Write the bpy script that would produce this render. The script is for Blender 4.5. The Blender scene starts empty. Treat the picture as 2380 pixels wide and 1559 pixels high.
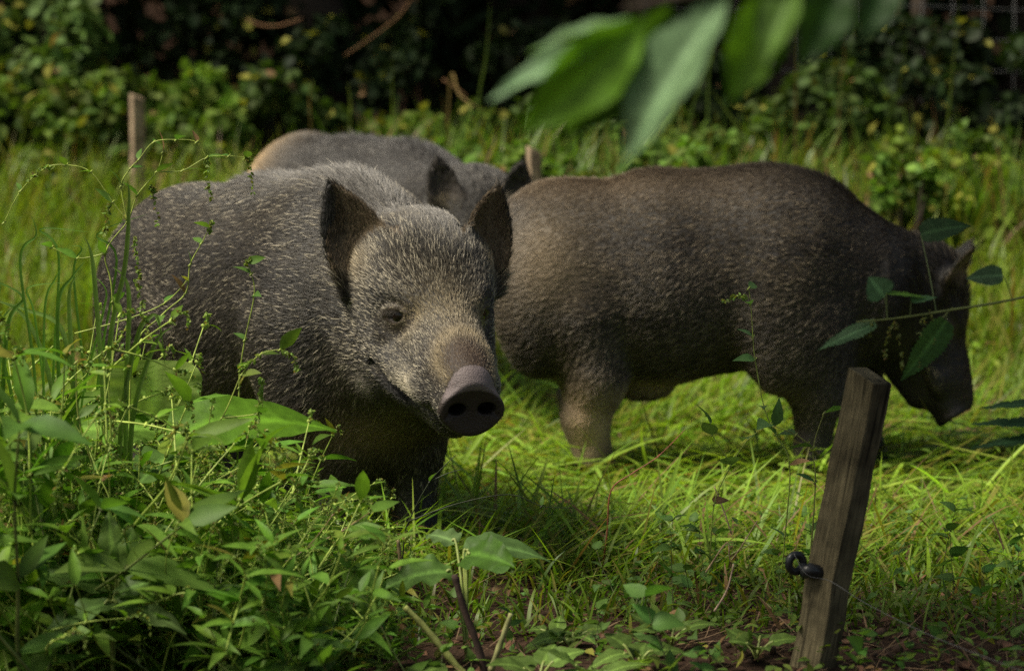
import bpy, math, numpy as np
from mathutils import Vector, Matrix, Quaternion

C = bpy.context.scene.collection
scene = bpy.context.scene

# ------------------------------------------------------------------ camera
PITCH = math.atan(599.5 / 6611.0)
CAM_H = 1.05
cam_d = bpy.data.cameras.new("camera")
cam = bpy.data.objects.new("camera", cam_d)
C.objects.link(cam)
cam.location = (0, 0, CAM_H)
cam.rotation_euler = (math.pi / 2 - PITCH, 0, 0)
cam_d.lens = 100.0
cam_d.sensor_width = 36.0
cam_d.clip_start = 0.05
cam_d.clip_end = 500
cam_d.dof.use_dof = True
cam_d.dof.focus_distance = 5.55
cam_d.dof.aperture_fstop = 4.0
scene.camera = cam

# ------------------------------------------------------------------ sky, sun, exposure
SUN_EL, SUN_AZ = math.radians(58), math.radians(-112)      # azimuth from +Y towards +X: the sun stands to the left of the boars, a little to the front
world = bpy.data.worlds.new("World")
scene.world = world
world.use_nodes = True
nt = world.node_tree
nt.nodes.clear()
sky = nt.nodes.new("ShaderNodeTexSky")
sky.sky_type = 'NISHITA'
sky.sun_disc = False
sky.sun_elevation = SUN_EL
sky.sun_rotation = SUN_AZ
sky.air_density = 1.0
sky.dust_density = 4.0
bg = nt.nodes.new("ShaderNodeBackground")
bg.inputs[1].default_value = 0.095
wo = nt.nodes.new("ShaderNodeOutputWorld")
tint = nt.nodes.new("ShaderNodeVectorMath")          # daylight filtered by the surrounding leaves
tint.operation = 'MULTIPLY'
tint.inputs[1].default_value = (1.0, .97, .80)
nt.links.new(sky.outputs[0], tint.inputs[0])
nt.links.new(tint.outputs[0], bg.inputs[0])
nt.links.new(bg.outputs[0], wo.inputs[0])
sun_d = bpy.data.lights.new("sun", 'SUN')
sun_d.energy = 4.3
sun_d.angle = math.radians(18)
sun_d.color = (1.0, 0.94, 0.80)
sun = bpy.data.objects.new("sun", sun_d)
C.objects.link(sun)
sd = Vector((math.sin(SUN_AZ) * math.cos(SUN_EL), math.cos(SUN_AZ) * math.cos(SUN_EL), math.sin(SUN_EL)))
sun.rotation_euler = sd.to_track_quat('Z', 'Y').to_euler()
sun.location = sd * 30
scene.view_settings.view_transform = 'Standard'
scene.view_settings.look = 'None'
scene.view_settings.exposure = 0.3
scene.view_settings.gamma = 1.0
scene.cycles.max_bounces = 6
scene.cycles.transparent_max_bounces = 6
scene.cycles.use_denoising = False

# ------------------------------------------------------------------ helpers
rng = np.random.default_rng(7)

def at(px, py, Y):
    """the point at distance Y whose place in the 2380 x 1559 photograph is (px, py)"""
    xc, yc = (px - 1190) / 6611.0, -(py - 779.5) / 6611.0
    dy = math.cos(PITCH) + yc * math.sin(PITCH)
    dz = -math.sin(PITCH) + yc * math.cos(PITCH)
    t = Y / dy
    return np.array([xc * t, Y, CAM_H + dz * t])

def tag(o, label=None, cat=None, group=None, kind=None):
    if label: o['label'] = label
    if cat: o['category'] = cat
    if group: o['group'] = group
    if kind: o['kind'] = kind
    return o

def empty(name, loc=(0, 0, 0), rz=0.0, scale=1.0):
    o = bpy.data.objects.new(name, None)
    C.objects.link(o)
    o.location = loc
    o.rotation_euler = (0, 0, rz)
    o.scale = (scale,) * 3
    o.empty_display_size = 0.1
    return o

def copy_tree(o, parent=None):
    c = o.copy()
    C.objects.link(c)
    if parent is not None:
        c.parent = parent
    for ch in list(o.children):
        copy_tree(ch, c)
    return c

def nrm(v):
    return v / np.maximum(np.linalg.norm(v, axis=-1, keepdims=True), 1e-9)

class MB:
    """collects batches of vertices, faces and vertex colours; build() links them as one mesh object"""
    def __init__(s):
        s.V, s.F, s.K, s.n = [], {3: [], 4: []}, [], 0
    def add(s, V, F, K):
        V = np.asarray(V, np.float32).reshape(-1, 3)
        F = np.asarray(F, np.int64)
        K = np.asarray(K, np.float32)
        if K.ndim == 1:
            K = np.tile(K[None, :3], (len(V), 1))
        s.F[F.shape[1]].append(F + s.n)
        s.V.append(V); s.K.append(K[:, :3]); s.n += len(V)
    def build(s, name, mat, parent=None, smooth=True):
        me = bpy.data.meshes.new(name)
        V = np.concatenate(s.V); K = np.concatenate(s.K)
        fs, st, pos = [], [], 0
        for k in (3, 4):
            for F in s.F[k]:
                fs.append(F.ravel()); st.append(np.arange(len(F)) * k + pos); pos += F.size
        L = np.concatenate(fs); S = np.concatenate(st)
        me.vertices.add(len(V)); me.vertices.foreach_set('co', V.ravel())
        me.loops.add(len(L)); me.loops.foreach_set('vertex_index', L.astype(np.int32))
        me.polygons.add(len(S)); me.polygons.foreach_set('loop_start', S.astype(np.int32))
        a = me.attributes.new('Col', 'FLOAT_COLOR', 'POINT')
        a.data.foreach_set('color', np.concatenate([K, np.ones((len(K), 1), np.float32)], 1).ravel())
        me.update(calc_edges=True)
        if smooth:
            me.polygons.foreach_set('use_smooth', np.ones(len(S), bool))
        me.materials.append(mat)
        o = bpy.data.objects.new(name, me)
        C.objects.link(o)
        if parent is not None:
            o.parent = parent
        return o
    def tube(s, pts, rad, col, sides=5):
        pts = np.asarray(pts, float); n = len(pts)
        rad = np.broadcast_to(np.asarray(rad, float), (n,))
        T = nrm(np.gradient(pts, axis=0))
        ref = np.array([0.31, 0.27, 0.91])
        if abs(T.mean(0) @ ref) > 0.85 * np.linalg.norm(T.mean(0)): ref = np.array([0.9, -0.4, 0.1])
        A = nrm(np.cross(T, ref)); B = np.cross(T, A)
        an = np.arange(sides) * 2 * math.pi / sides
        V = pts[:, None] + rad[:, None, None] * (np.cos(an)[None, :, None] * A[:, None] + np.sin(an)[None, :, None] * B[:, None])
        i = np.arange(n - 1)[:, None] * sides; j = np.arange(sides)[None]; j2 = (j + 1) % sides
        F = np.stack([i + j, i + j2, i + sides + j2, i + sides + j], -1).reshape(-1, 4)
        col = np.asarray(col, float)
        K = np.repeat(col, sides, 0) if col.ndim == 2 else col
        base = s.n
        s.add(V, F, K)
        if sides >= 4:       # end caps
            Vc = np.stack([pts[0], pts[-1]])
            s.add(Vc, np.zeros((0, 3), int), K[[0, -1]] if np.ndim(K) == 2 else K)
            c0 = s.n - 2 ; f = []
            for q in range(sides):
                f.append([base + (q + 1) % sides, base + q, c0])
                f.append([base + (n - 1) * sides + q, base + (n - 1) * sides + (q + 1) % sides, c0 + 1])
            s.F[3].append(np.array(f))

# leaf outlines: (station along the leaf, half width)
LANCE = [(0, .05), (.15, .62), (.35, 1.0), (.6, .85), (.82, .42), (1, .02)]
OVATE = [(0, .1), (.1, .75), (.3, 1.0), (.55, .85), (.8, .42), (1, .02)]
ROUND = [(0, .1), (.1, .7), (.35, 1.0), (.65, .95), (.88, .55), (1, .05)]
SMALL = [(0, .1), (.35, 1.0), (.7, .8), (1, .03)]

def leaves(mb, P, D, N, L, W, col, prof=LANCE, droop=0.15, fold=0.25, curl=None):
    """a batch of leaves with a folded midrib and a drooping tip: P base, D direction, N upper side, L length, W half width, all (n, ...)"""
    P, D, N = [np.atleast_2d(np.asarray(a, float)) for a in (P, D, N)]
    n = len(P); L = np.broadcast_to(L, (n,)); W = np.broadcast_to(W, (n,)); droop = np.broadcast_to(droop, (n,))
    D = nrm(D); S = nrm(np.cross(D, N)); N = np.cross(S, D)
    prof = np.array(prof); m = len(prof)
    a, w = prof[:, 0], prof[:, 1]
    mid = P[:, None] + D[:, None] * (L[:, None] * a)[..., None] - N[:, None] * ((L * droop)[:, None] * a ** 2)[..., None]
    off = S[:, None] * (W[:, None] * w)[..., None]; up = N[:, None] * (W[:, None] * w * fold)[..., None]
    V = np.stack([mid - off + up, mid, mid + off + up], 2)       # n, m, 3, xyz
    b = (np.arange(n) * m * 3)[:, None, None] + (np.arange(m - 1) * 3)[None, :, None] + np.arange(2)[None, None]
    F = np.stack([b, b + 1, b + 4, b + 3], -1).reshape(-1, 4)
    col = np.asarray(col, float)
    if col.ndim == 1: col = np.tile(col, (n, 1))
    K = np.repeat(col[:, None], m * 3, 1).reshape(n, m, 3, 3).copy()
    K[:, :, 1] *= 1.18
    mb.add(V.reshape(-1, 3), F, K.reshape(-1, 3))

def unit(n, r=rng):
    return nrm(r.normal(size=(n, 3)))

def ground_z(x, y):
    x = np.asarray(x, float); y = np.asarray(y, float)
    t = np.clip((y - 8.2) / 5.0, 0, 1); s = t * t * (3 - 2 * t)
    z = 0.30 * s + 0.03 * np.clip(y - 13.2, 0, 100)
    z = z + 0.012 * np.sin(3.1 * x + 1.3 * y) + 0.010 * np.sin(5.3 * y - 2.2 * x + 1) + .006 * np.sin(11 * x + 3) * np.sin(9 * y)
    return z

# ------------------------------------------------------------------ materials
def new_mat(name):
    m = bpy.data.materials.new(name); m.use_nodes = True
    m.node_tree.nodes.clear()
    return m, m.node_tree.nodes, m.node_tree.links

def plant_mat(name, rough=0.5, trans=0.35, tint=(1.25, 1.35, .55), spec=.35, nscale=40.0, namp=.25):
    m, N, L = new_mat(name)
    out = N.new("ShaderNodeOutputMaterial"); at_ = N.new("ShaderNodeAttribute"); at_.attribute_name = 'Col'
    tc = N.new("ShaderNodeTexCoord"); nz = N.new("ShaderNodeTexNoise"); nz.inputs['Scale'].default_value = nscale; nz.inputs['Detail'].default_value = 3
    L.new(tc.outputs['Object'], nz.inputs['Vector'])
    mr = N.new("ShaderNodeMapRange"); mr.inputs[1].default_value = .25; mr.inputs[2].default_value = .75
    mr.inputs[3].default_value = 1 - namp; mr.inputs[4].default_value = 1 + namp
    L.new(nz.outputs['Fac'], mr.inputs[0])
    mul = N.new("ShaderNodeVectorMath"); mul.operation = 'SCALE'
    L.new(at_.outputs['Color'], mul.inputs[0]); L.new(mr.outputs[0], mul.inputs['Scale'])
    p = N.new("ShaderNodeBsdfPrincipled"); p.inputs['Roughness'].default_value = rough
    p.inputs['Specular IOR Level'].default_value = spec
    L.new(mul.outputs[0], p.inputs['Base Color'])
    bm_ = N.new("ShaderNodeBump"); bm_.inputs['Strength'].default_value = .35; bm_.inputs['Distance'].default_value = .004
    L.new(nz.outputs['Fac'], bm_.inputs['Height']); L.new(bm_.outputs[0], p.inputs['Normal'])
    if trans > 0:
        t = N.new("ShaderNodeBsdfTranslucent"); tm = N.new("ShaderNodeVectorMath"); tm.operation = 'MULTIPLY'; tm.inputs[1].default_value = tint
        L.new(mul.outputs[0], tm.inputs[0]); L.new(tm.outputs[0], t.inputs['Color'])
        mx = N.new("ShaderNodeMixShader"); mx.inputs[0].default_value = trans
        L.new(p.outputs[0], mx.inputs[1]); L.new(t.outputs[0], mx.inputs[2]); L.new(mx.outputs[0], out.inputs[0])
    else:
        L.new(p.outputs[0], out.inputs[0])
    return m
HAIR = (190000, 150000, 160000, 15000, 45000, 14000)   # strands: body and head of each boar
# ================================================================== the boars
def smin(a, b, k):
    h = np.maximum(k - np.abs(a - b), 0) / k
    return np.minimum(a, b) - h * h * k * .25
def smax(a, b, k):
    return -smin(-a, -b, k)
def ell(p, c, r):
    q = p - np.asarray(c, np.float32); r = np.asarray(r, np.float32)
    k0 = np.sqrt(((q / r) ** 2).sum(-1)); k1 = np.sqrt(((q / r ** 2) ** 2).sum(-1))
    return k0 * (k0 - 1) / np.maximum(k1, 1e-6)
def rcone(p, a, b, ra, rb):
    a = np.asarray(a, np.float32); b = np.asarray(b, np.float32); ba = b - a
    h = np.clip(((p - a) @ ba) / (ba @ ba), 0, 1)
    return np.linalg.norm(p - a - h[..., None] * ba, axis=-1) - (ra + (rb - ra) * h)
def chain(p, pts, rs, k):
    d = None
    for i in range(len(pts) - 1):
        c = rcone(p, pts[i], pts[i + 1], rs[i], rs[i + 1])
        d = c if d is None else smin(d, c, k)
    return d

def snout_q(h):
    """coordinates on the disc of the snout: along its axis, to the left, upwards"""
    q = h - np.array((.256, 0, -.054), h.dtype)
    c, s_ = math.cos(-.26), math.sin(-.26)
    return q[..., 0] * c - q[..., 2] * s_, q[..., 1], q[..., 0] * s_ + q[..., 2] * c
def head_sdf(h):
    """h: points in head space: x towards the nose, y to the animal's left, z up from the nose line; origin midway between the eyes"""
    A = h.copy(); A[..., 1] = np.abs(A[..., 1])          # mirrored
    d = ell(h, (-.090, 0, -.012), (.130, .099, .115))
    d = smin(d, ell(h, (-.02, 0, .000), (.09, .070, .07)), .05)
    d = smin(d, rcone(h, (.0, 0, -.045), (.150, 0, -.050), .076, .066), .06)     # muzzle
    d = smin(d, rcone(h, (.13, 0, -.045), (.245, 0, -.054), .058, .0420), .04)
    d = smin(d, rcone(h, (.02, 0, .005), (.22, 0, -.018), .040, .034), .04)       # bridge of the nose
    d = smin(d, ell(A, (-.060, .070, -.122), (.115, .060, .085)), .06)           # jowl
    d = smin(d, ell(A, (.05, .060, -.085), (.09, .040, .055)), .04)              # cheek
    d = smin(d, ell(A, (.002, .060, .030), (.046, .024, .020)), .030)           # brow
    d = smin(d, ell(A, (.042, .058, -.036), (.038, .022, .015)), .022)           # below the eye
    d = smin(d, ell(A, (.140, .056, -.068), (.060, .026, .027)), .014)           # lip over the tusk
    d = smin(d, rcone(h, (-.05, 0, -.150), (.175, 0, -.118), .075, .036), .035)  # lower jaw
    d = smin(d, ell(h, (-.14, 0, -.20), (.14, .13, .12)), .08)                   # throat
    # the disc of the snout: wide at the nostrils, arched above, narrowing to the lip below
    qx, qy, qz = snout_q(h)
    low = np.clip(-qz / .06, 0, 1.2)
    rr = np.sqrt((qy / (1.14 - .36 * low ** 1.3)) ** 2 + ((qz + .002) / .80) ** 2)
    disc = smax(rr - .0520, np.abs(qx) - .006, .007)
    d = smin(d, smax(rr - .0440, np.abs(qx + .026) - .022, .02), .022)
    d = smin(d, disc, .012)
    d = smax(d, -(np.sqrt((qx - .030) ** 2 * 8 + rr ** 2) - .074), .010)           # slight hollow of the disc
    B = np.stack([qx, np.abs(qy), qz], -1)
    d = smax(d, -ell(B, (.006, .0260, .004), (.036, .0160, .0110)), .004)        # nostrils
    d = smax(d, -rcone(B, (.008, .035, .000), (.006, .044, -.009), .006, .003), .005)
    d = smax(d, -rcone(h, (.262, 0, -.098), (.240, 0, -.112), .0035, .005), .006)   # cleft of the lip
    # mouth line
    d = smax(d, -rcone(A, (.225, .040, -.098), (.130, .074, -.106), .006, .013), .010)
    d = smax(d, -rcone(A, (.130, .074, -.106), (.030, .108, -.094), .013, .007), .010)
    d = smax(d, -rcone(A, (-.125, .128, -.05), (-.10, .118, -.17), .012, .014), .03)         # crease behind the jowl
    # valley between cheek and muzzle, eye hollow and lids
    d = smax(d, -rcone(A, (.050, .098, -.030), (.120, .082, -.040), .018, .012), .03)
    e = eye_frame(A)
    d = smax(d, -ell(e, (0, 0, .007), (.032, .024, .0085)), .012)
    d = smin(d, ell(e, (0, 0, -.0125), (.0235, .0165, .0160)), .009)
    d = smin(d, chain(e, ((-.020, .006, .000), (-.006, .0125, .0010), (.010, .0115, .0010), (.022, .003, -.002)), (.0022, .0036, .0032, .002), .002), .004)   # fold of the upper lid
    d = smax(d, -ell(e, (.001, 0, .0060), (.0180, .0084, .0098)), .0015)
    return d

_n = np.array((.40, .90, .08)) / np.linalg.norm((.40, .90, .08)); _t = np.array((.78, -.35, .52)); _t -= _n * (_t @ _n); _t /= np.linalg.norm(_t)
_b = np.cross(_t, _n); _b *= np.sign(_b[2]); EYE_M = np.stack([_t, _b, _n], 1)
EYE_O = np.array((.031, .0805, .0))
def eye_frame(A):
    """coordinates at the eye: along the slit towards the nose, across it upwards, out of the head"""
    return (A - EYE_O.astype(A.dtype)) @ EYE_M.astype(A.dtype) / A.dtype.type(1.28)
EYE_C, EYE_R = tuple(EYE_O - _n * .0135 * 1.28), .0163 * 1.28

def ear_coords(p, e):
    q = p - np.asarray(e['o'], np.float32)
    return (q @ np.asarray(e['u'], np.float32)), (q @ np.asarray(e['v'], np.float32)), (q @ np.asarray(e['w'], np.float32))
def ear_sdf(p, e):
    u, v, w = ear_coords(p, e)
    t = v / e['H']; tc = np.clip(t, 0, 1.1)
    u = u - e['lean'] * tc ** 2
    W = e['W'] * (np.clip(1.0 - tc ** 2.3, 0.0, 1) ** .68 + .02) * (.78 + 1.0 * tc * np.clip(1 - tc, 0, 1)) * (1 + .014 * np.sin(v * 260))
    cup = 7.0 * u * u + .18 * v * t - .012
    sh = (np.abs(w - cup) - (.0058 + .006 * np.clip(1 - t * 2.5, 0, 1))) * .75
    d = smax(sh, (np.abs(u) - W) * .85, .012)
    d = smax(d, v - e['H'], .01)
    return smax(d, -v - .04, .02)

def body_sdf(p, g):
    p = p.copy(); p[..., 0] = np.where(p[..., 0] < 0, p[..., 0] / g['stretch'], p[..., 0])
    A = p.copy(); A[..., 1] = np.abs(A[..., 1])
    B = g['belly']; s0, m0, r0 = g['dz']
    d = ell(p, (-.04, 0, .555 + s0), (.27, .230, .262))
    d = smin(d, ell(p, (-.37, 0, .535 - B + m0), (.36, .255, .262 + B * .5)), .10)
    d = smin(d, ell(p, (-.70, 0, .545 + r0), (.25, .22, .235)), .12)
    d = smin(d, rcone(p, (-.06, 0, .68 + s0), (-.40, 0, .68 + m0), .095, .090), .10)
    d = smin(d, ell(A, (.02, .15, .42), (.13, .09, .19)), .08)                   # shoulder
    d = smin(d, ell(A, (-.74, .13, .46), (.16, .10, .19)), .08)                  # ham
    d = smin(d, chain(p, g['neck'], g['neck_r'], .06), .09)
    for L in g['legs']:
        d = smin(d, chain(p, L[0], L[1], .02), .05)
    d = smin(d, ell(p, (.10, 0, .36), (.13, .13, .15)), .08)                      # brisket
    if 'sheath' in g: d = smin(d, ell(p, g['sheath'], (.09, .035, .035)), .05)
    d = smin(d, chain(p, g['tail'], (.02, .012, .008, .010), .01), .02)
    return d * .9

def pig_sdf(P, g):
    P = P.astype(np.float32)
    d = body_sdf(P, g)
    hp = (P - np.asarray(g['ho'], np.float32)) @ np.asarray(g['hr'], np.float32) / g['hs']
    m = (hp ** 2).sum(-1) < .46 ** 2
    if m.any():
        dd = d[m]
        dd = smin(dd, head_sdf(hp[m]) * g['hs'], .055)
        for e in g['ears']:
            dd = smin(dd, ear_sdf(P[m], e), .022)
        d[m] = dd
    return d

def surface_nets(f, X, Y, Z):
    nx, ny, nz = len(X), len(Y), len(Z)
    D = np.empty((nx, ny, nz), np.float32)
    YY, ZZ = np.meshgrid(Y, Z, indexing='ij')
    for i0 in range(0, nx, 8):
        xs = X[i0:i0 + 8]
        P = np.empty((len(xs), ny, nz, 3), np.float32)
        P[..., 0] = xs[:, None, None]; P[..., 1] = YY; P[..., 2] = ZZ
        D[i0:i0 + 8] = f(P.reshape(-1, 3)).reshape(len(xs), ny, nz)
    S = D < 0
    cnt = np.zeros((nx - 1, ny - 1, nz - 1), np.int8)
    cor = [(a, b, c) for a in (0, 1) for b in (0, 1) for c in (0, 1)]
    for a, b, c in cor:
        cnt += S[a:nx - 1 + a, b:ny - 1 + b, c:nz - 1 + c]
    I, J, K = np.nonzero((cnt > 0) & (cnt < 8))
    idx = -np.ones(cnt.shape, np.int64); idx[I, J, K] = np.arange(len(I))
    acc = np.zeros((len(I), 3)); num = np.zeros(len(I))
    for p_ in cor:
        for ax in range(3):
            if p_[ax]: continue
            q_ = list(p_); q_[ax] = 1
            i0, j0, k0 = I + p_[0], J + p_[1], K + p_[2]; i1, j1, k1 = I + q_[0], J + q_[1], K + q_[2]
            a = D[i0, j0, k0]; b = D[i1, j1, k1]; m = (a < 0) != (b < 0)
            t = np.where(m, a / np.where(m, a - b, 1), 0)
            q0 = np.stack([X[i0], Y[j0], Z[k0]], -1); q1 = np.stack([X[i1], Y[j1], Z[k1]], -1)
            acc += np.where(m[:, None], q0 + (q1 - q0) * t[:, None], 0); num += m
    V = acc / num[:, None]
    F = []
    for ax in range(3):
        sl = [slice(1, -1)] * 3; sl[ax] = slice(0, -1)
        s2 = [slice(1, -1)] * 3; s2[ax] = slice(1, None)
        A = S[tuple(sl)]; B = S[tuple(s2)]
        i, j, k = np.nonzero(A != B); fl = A[i, j, k]
        base = np.stack([i, j, k], 1) + np.array([0 if a == ax else 1 for a in range(3)])
        o1, o2 = [(1, 2), (2, 0), (0, 1)][ax]
        def g(d1, d2):
            c = base.copy(); c[:, o1] -= d1; c[:, o2] -= d2
            return idx[c[:, 0], c[:, 1], c[:, 2]]
        q = np.stack([g(1, 1), g(0, 1), g(0, 0), g(1, 0)], 1)
        q[~fl] = q[~fl][:, ::-1]
        F.append(q)
    return V, np.concatenate(F)

def grad(f, V, e=.0015):
    G = np.empty_like(V)
    for a in range(3):
        o = np.zeros(3); o[a] = e
        G[:, a] = f(V + o) - f(V - o)
    return nrm(G)

_wr = np.random.default_rng(3)
_waves = [(nrm(_wr.normal(size=(1, 3)))[0] * (1 + .7 * _wr.random()), _wr.random() * 6.28) for _ in range(10)]
def wob(p, freq, seed=0):
    s = 0
    for i, (k, ph) in enumerate(_waves):
        s = s + np.sin(p @ (k * freq) + ph * (seed + 1.7) + 1.3 * np.sin(p @ (np.roll(k, 1) * freq * .7) + seed * 2.1 + i))
    return s / 5.0

def bump(x, c, r):
    """1 at c fading to 0 at distance r (r may be a vector)"""
    q = ((x - np.asarray(c)) / np.asarray(r)); return np.exp(-(q ** 2).sum(-1) * 1.5)

def build_pig(root, g, fine, coarse, n_body, n_head, look, skin, fur, hair_w, seed):
    r = np.random.default_rng(seed)
    f = lambda P: pig_sdf(P, g)
    ho = np.asarray(g['ho'])
    def axis(lo, hi, c0, c1):
        a = [lo]
        while a[-1] < hi:
            x = a[-1]; a.append(x + (fine if c0 - coarse < x < c1 else coarse))
        return np.array(a)
    hb = .30 * g['hs']
    X = axis(-1.05, max(ho[0] + hb + .06, .35), ho[0] - hb, ho[0] + hb + .06)
    Yy = axis(min(-.34, ho[1] - hb), max(.34, ho[1] + hb), ho[1] - hb, ho[1] + hb)
    Z = axis(-.06, max(.92, ho[2] + hb), ho[2] - hb - .04, ho[2] + hb)
    V, F = surface_nets(f, X, Yy, Z)
    for _ in range(2):
        n = grad(f, V); V = V - n * np.clip(f(V)[:, None], -.006, .006)
    n = grad(f, V)
    hl = lambda P: (P - ho) @ np.asarray(g['hr']) / g['hs']
    def ear_info(P):
        """how much a point is ear, on the inner side of it, and near its rim"""
        best = np.zeros(len(P)); inn = np.zeros(len(P)); rim = np.zeros(len(P)); vv = np.zeros((len(P), 3))
        for e in g['ears']:
            u, v, w = ear_coords(P, e)
            cup = 7.0 * u * u + .18 * v * v / e['H'] - .012
            m = (np.abs(w - cup) < .022) & (v > .012) & (v < e['H'] + .02) & (np.abs(u - e['lean'] * np.clip(v / e['H'], 0, 1) ** 2) < e['W'] * 1.35)
            best[m] = 1; inn[m] = (w > cup)[m]
            vv[m] = e['v']
            d0 = ear_sdf(P, e)
            rim[m] = (np.abs(w - cup) < .0035)[m]
        return best, inn, rim, vv
    K = look(V, n, hl(V), ear_info(V), 'skin', r)
    mb = MB(); mb.add(V, F, K)
    body = mb.build('body', skin, root)
    # ---- fur: strands rooted on the body
    tri = np.concatenate([F[:, [0, 1, 2]], F[:, [0, 2, 3]]])
    a, b, c = V[tri[:, 0]], V[tri[:, 1]], V[tri[:, 2]]
    area = np.linalg.norm(np.cross(b - a, c - a), axis=1)
    cen = (a + b + c) / 3
    ish = ((hl(cen)[:, :] - np.array([.0, 0, -.05])) ** 2).sum(1) < .27 ** 2
    roots, norms = [], []
    for m, cnt in ((ish, n_head), (~ish, n_body)):
        w = area * m; w = w / w.sum()
        t = r.choice(len(tri), cnt, p=w)
        u1, u2 = np.sqrt(r.random(cnt)), r.random(cnt)
        B = np.stack([1 - u1, u1 * (1 - u2), u1 * u2], 1)
        roots.append((V[tri[t]] * B[..., None]).sum(1)); norms.append(nrm((n[tri[t]] * B[..., None]).sum(1)))
    P = np.concatenate(roots); Nn = np.concatenate(norms); H = hl(P); E = ear_info(P)
    st = look(P, Nn, H, E, 'fur', r)
    keep = st['len'] > .0015
    P, Nn = P[keep], Nn[keep]; E = [e[keep] for e in E]
    st = {k: v[keep] for k, v in st.items()}
    fl = st['flow'] + .16 * unit(len(P), r) + .35 * np.stack([wob(P, 16, 1), wob(P, 16, 2), wob(P, 16, 3)], 1)
    fl = fl - Nn * (fl * Nn).sum(1, keepdims=True); fl = nrm(fl)
    L = st['len'] * r.uniform(.55, 1.25, len(P))
    lift = np.clip(st['lift'] * r.uniform(.6, 1.4, len(P)), .02, 1.3)
    m = 4
    s = np.linspace(0, 1, m)[None, :, None]
    d0 = fl * np.cos(lift)[:, None] + Nn * np.sin(lift)[:, None]
    side = np.cross(fl, Nn) * r.normal(0, .18, (len(P), 1))
    pts = P[:, None] - Nn[:, None] * .001 + L[:, None, None] * (s * d0[:, None] + s ** 2 * (fl * .25 - Nn * .22 * np.sin(lift)[:, None] + side)[:, None])
    hc = bpy.data.hair_curves.new('fur')
    hc.add_curves([m] * len(P))
    hc.points.foreach_set('position', pts.astype(np.float32).ravel())
    ra = hc.attributes.get('radius') or hc.attributes.new('radius', 'FLOAT', 'POINT')
    tw = np.array([1.0, .9, .65, .12])[None] * hair_w * r.uniform(.7, 1.3, (len(P), 1)) * st['w'][:, None]
    ra.data.foreach_set('value', tw.astype(np.float32).ravel())
    ca = hc.attributes.new('Col', 'FLOAT_COLOR', 'POINT')
    tt = np.array([.0, .35, .8, 1.0])[None, :, None]
    col = st['root'][:, None] * (1 - tt) + st['tip'][:, None] * tt
    ca.data.foreach_set('color', np.concatenate([col, np.ones(col.shape[:2] + (1,))], -1).astype(np.float32).ravel())
    hc.materials.append(fur)
    fo = bpy.data.objects.new('fur', hc); C.objects.link(fo); fo.parent = root
    return body

def sphere(mb, c, rad, col, seg=16, squash=(1, 1, 1)):
    th = np.linspace(0, math.pi, seg // 2 + 1)[1:-1]; ph = np.arange(seg) * 2 * math.pi / seg
    V = [np.array([[0, 0, 1.]])] + [np.stack([np.sin(t) * np.cos(ph), np.sin(t) * np.sin(ph), np.full(seg, np.cos(t))], 1) for t in th] + [np.array([[0, 0, -1.]])]
    V = np.concatenate(V) * rad * np.array(squash) + np.array(c)
    q = []; tr = []
    nr = len(th)
    for i in range(nr - 1):
        for j in range(seg):
            q.append([1 + i * seg + j, 1 + (i + 1) * seg + j, 1 + (i + 1) * seg + (j + 1) % seg, 1 + i * seg + (j + 1) % seg])
    for j in range(seg):
        tr.append([0, 1 + j, 1 + (j + 1) % seg]); tr.append([len(V) - 1, 1 + (nr - 1) * seg + (j + 1) % seg, 1 + (nr - 1) * seg + j])
    b = mb.n
    mb.add(V, np.array(q), col); mb.F[3].append(np.array(tr) + b)

def mat_simple(name, col=None, rough=.6, spec=.4, bump_s=0, bump_d=.002, scale=200, coat=0, attr=False):
    m, N, L = new_mat(name)
    out = N.new("ShaderNodeOutputMaterial"); p = N.new("ShaderNodeBsdfPrincipled")
    p.inputs['Roughness'].default_value = rough; p.inputs['Specular IOR Level'].default_value = spec
    p.inputs['Coat Weight'].default_value = coat; p.inputs['Coat Roughness'].default_value = .06
    tc = N.new("ShaderNodeTexCoord"); nz = N.new("ShaderNodeTexNoise"); nz.inputs['Scale'].default_value = scale; nz.inputs['Detail'].default_value = 5
    L.new(tc.outputs['Object'], nz.inputs['Vector'])
    mr = N.new("ShaderNodeMapRange"); mr.inputs[3].default_value = .6; mr.inputs[4].default_value = 1.4
    L.new(nz.outputs['Fac'], mr.inputs[0])
    mul = N.new("ShaderNodeVectorMath"); mul.operation = 'SCALE'; L.new(mr.outputs[0], mul.inputs['Scale'])
    if attr:
        a = N.new("ShaderNodeAttribute"); a.attribute_name = 'Col'; L.new(a.outputs['Color'], mul.inputs[0])
    else:
        mul.inputs[0].default_value = col
    L.new(mul.outputs[0], p.inputs['Base Color'])
    if bump_s:
        b = N.new("ShaderNodeBump"); b.inputs['Strength'].default_value = bump_s; b.inputs['Distance'].default_value = bump_d
        L.new(nz.outputs['Fac'], b.inputs['Height']); L.new(b.outputs[0], p.inputs['Normal'])
    L.new(p.outputs[0], out.inputs[0])
    return m

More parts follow.
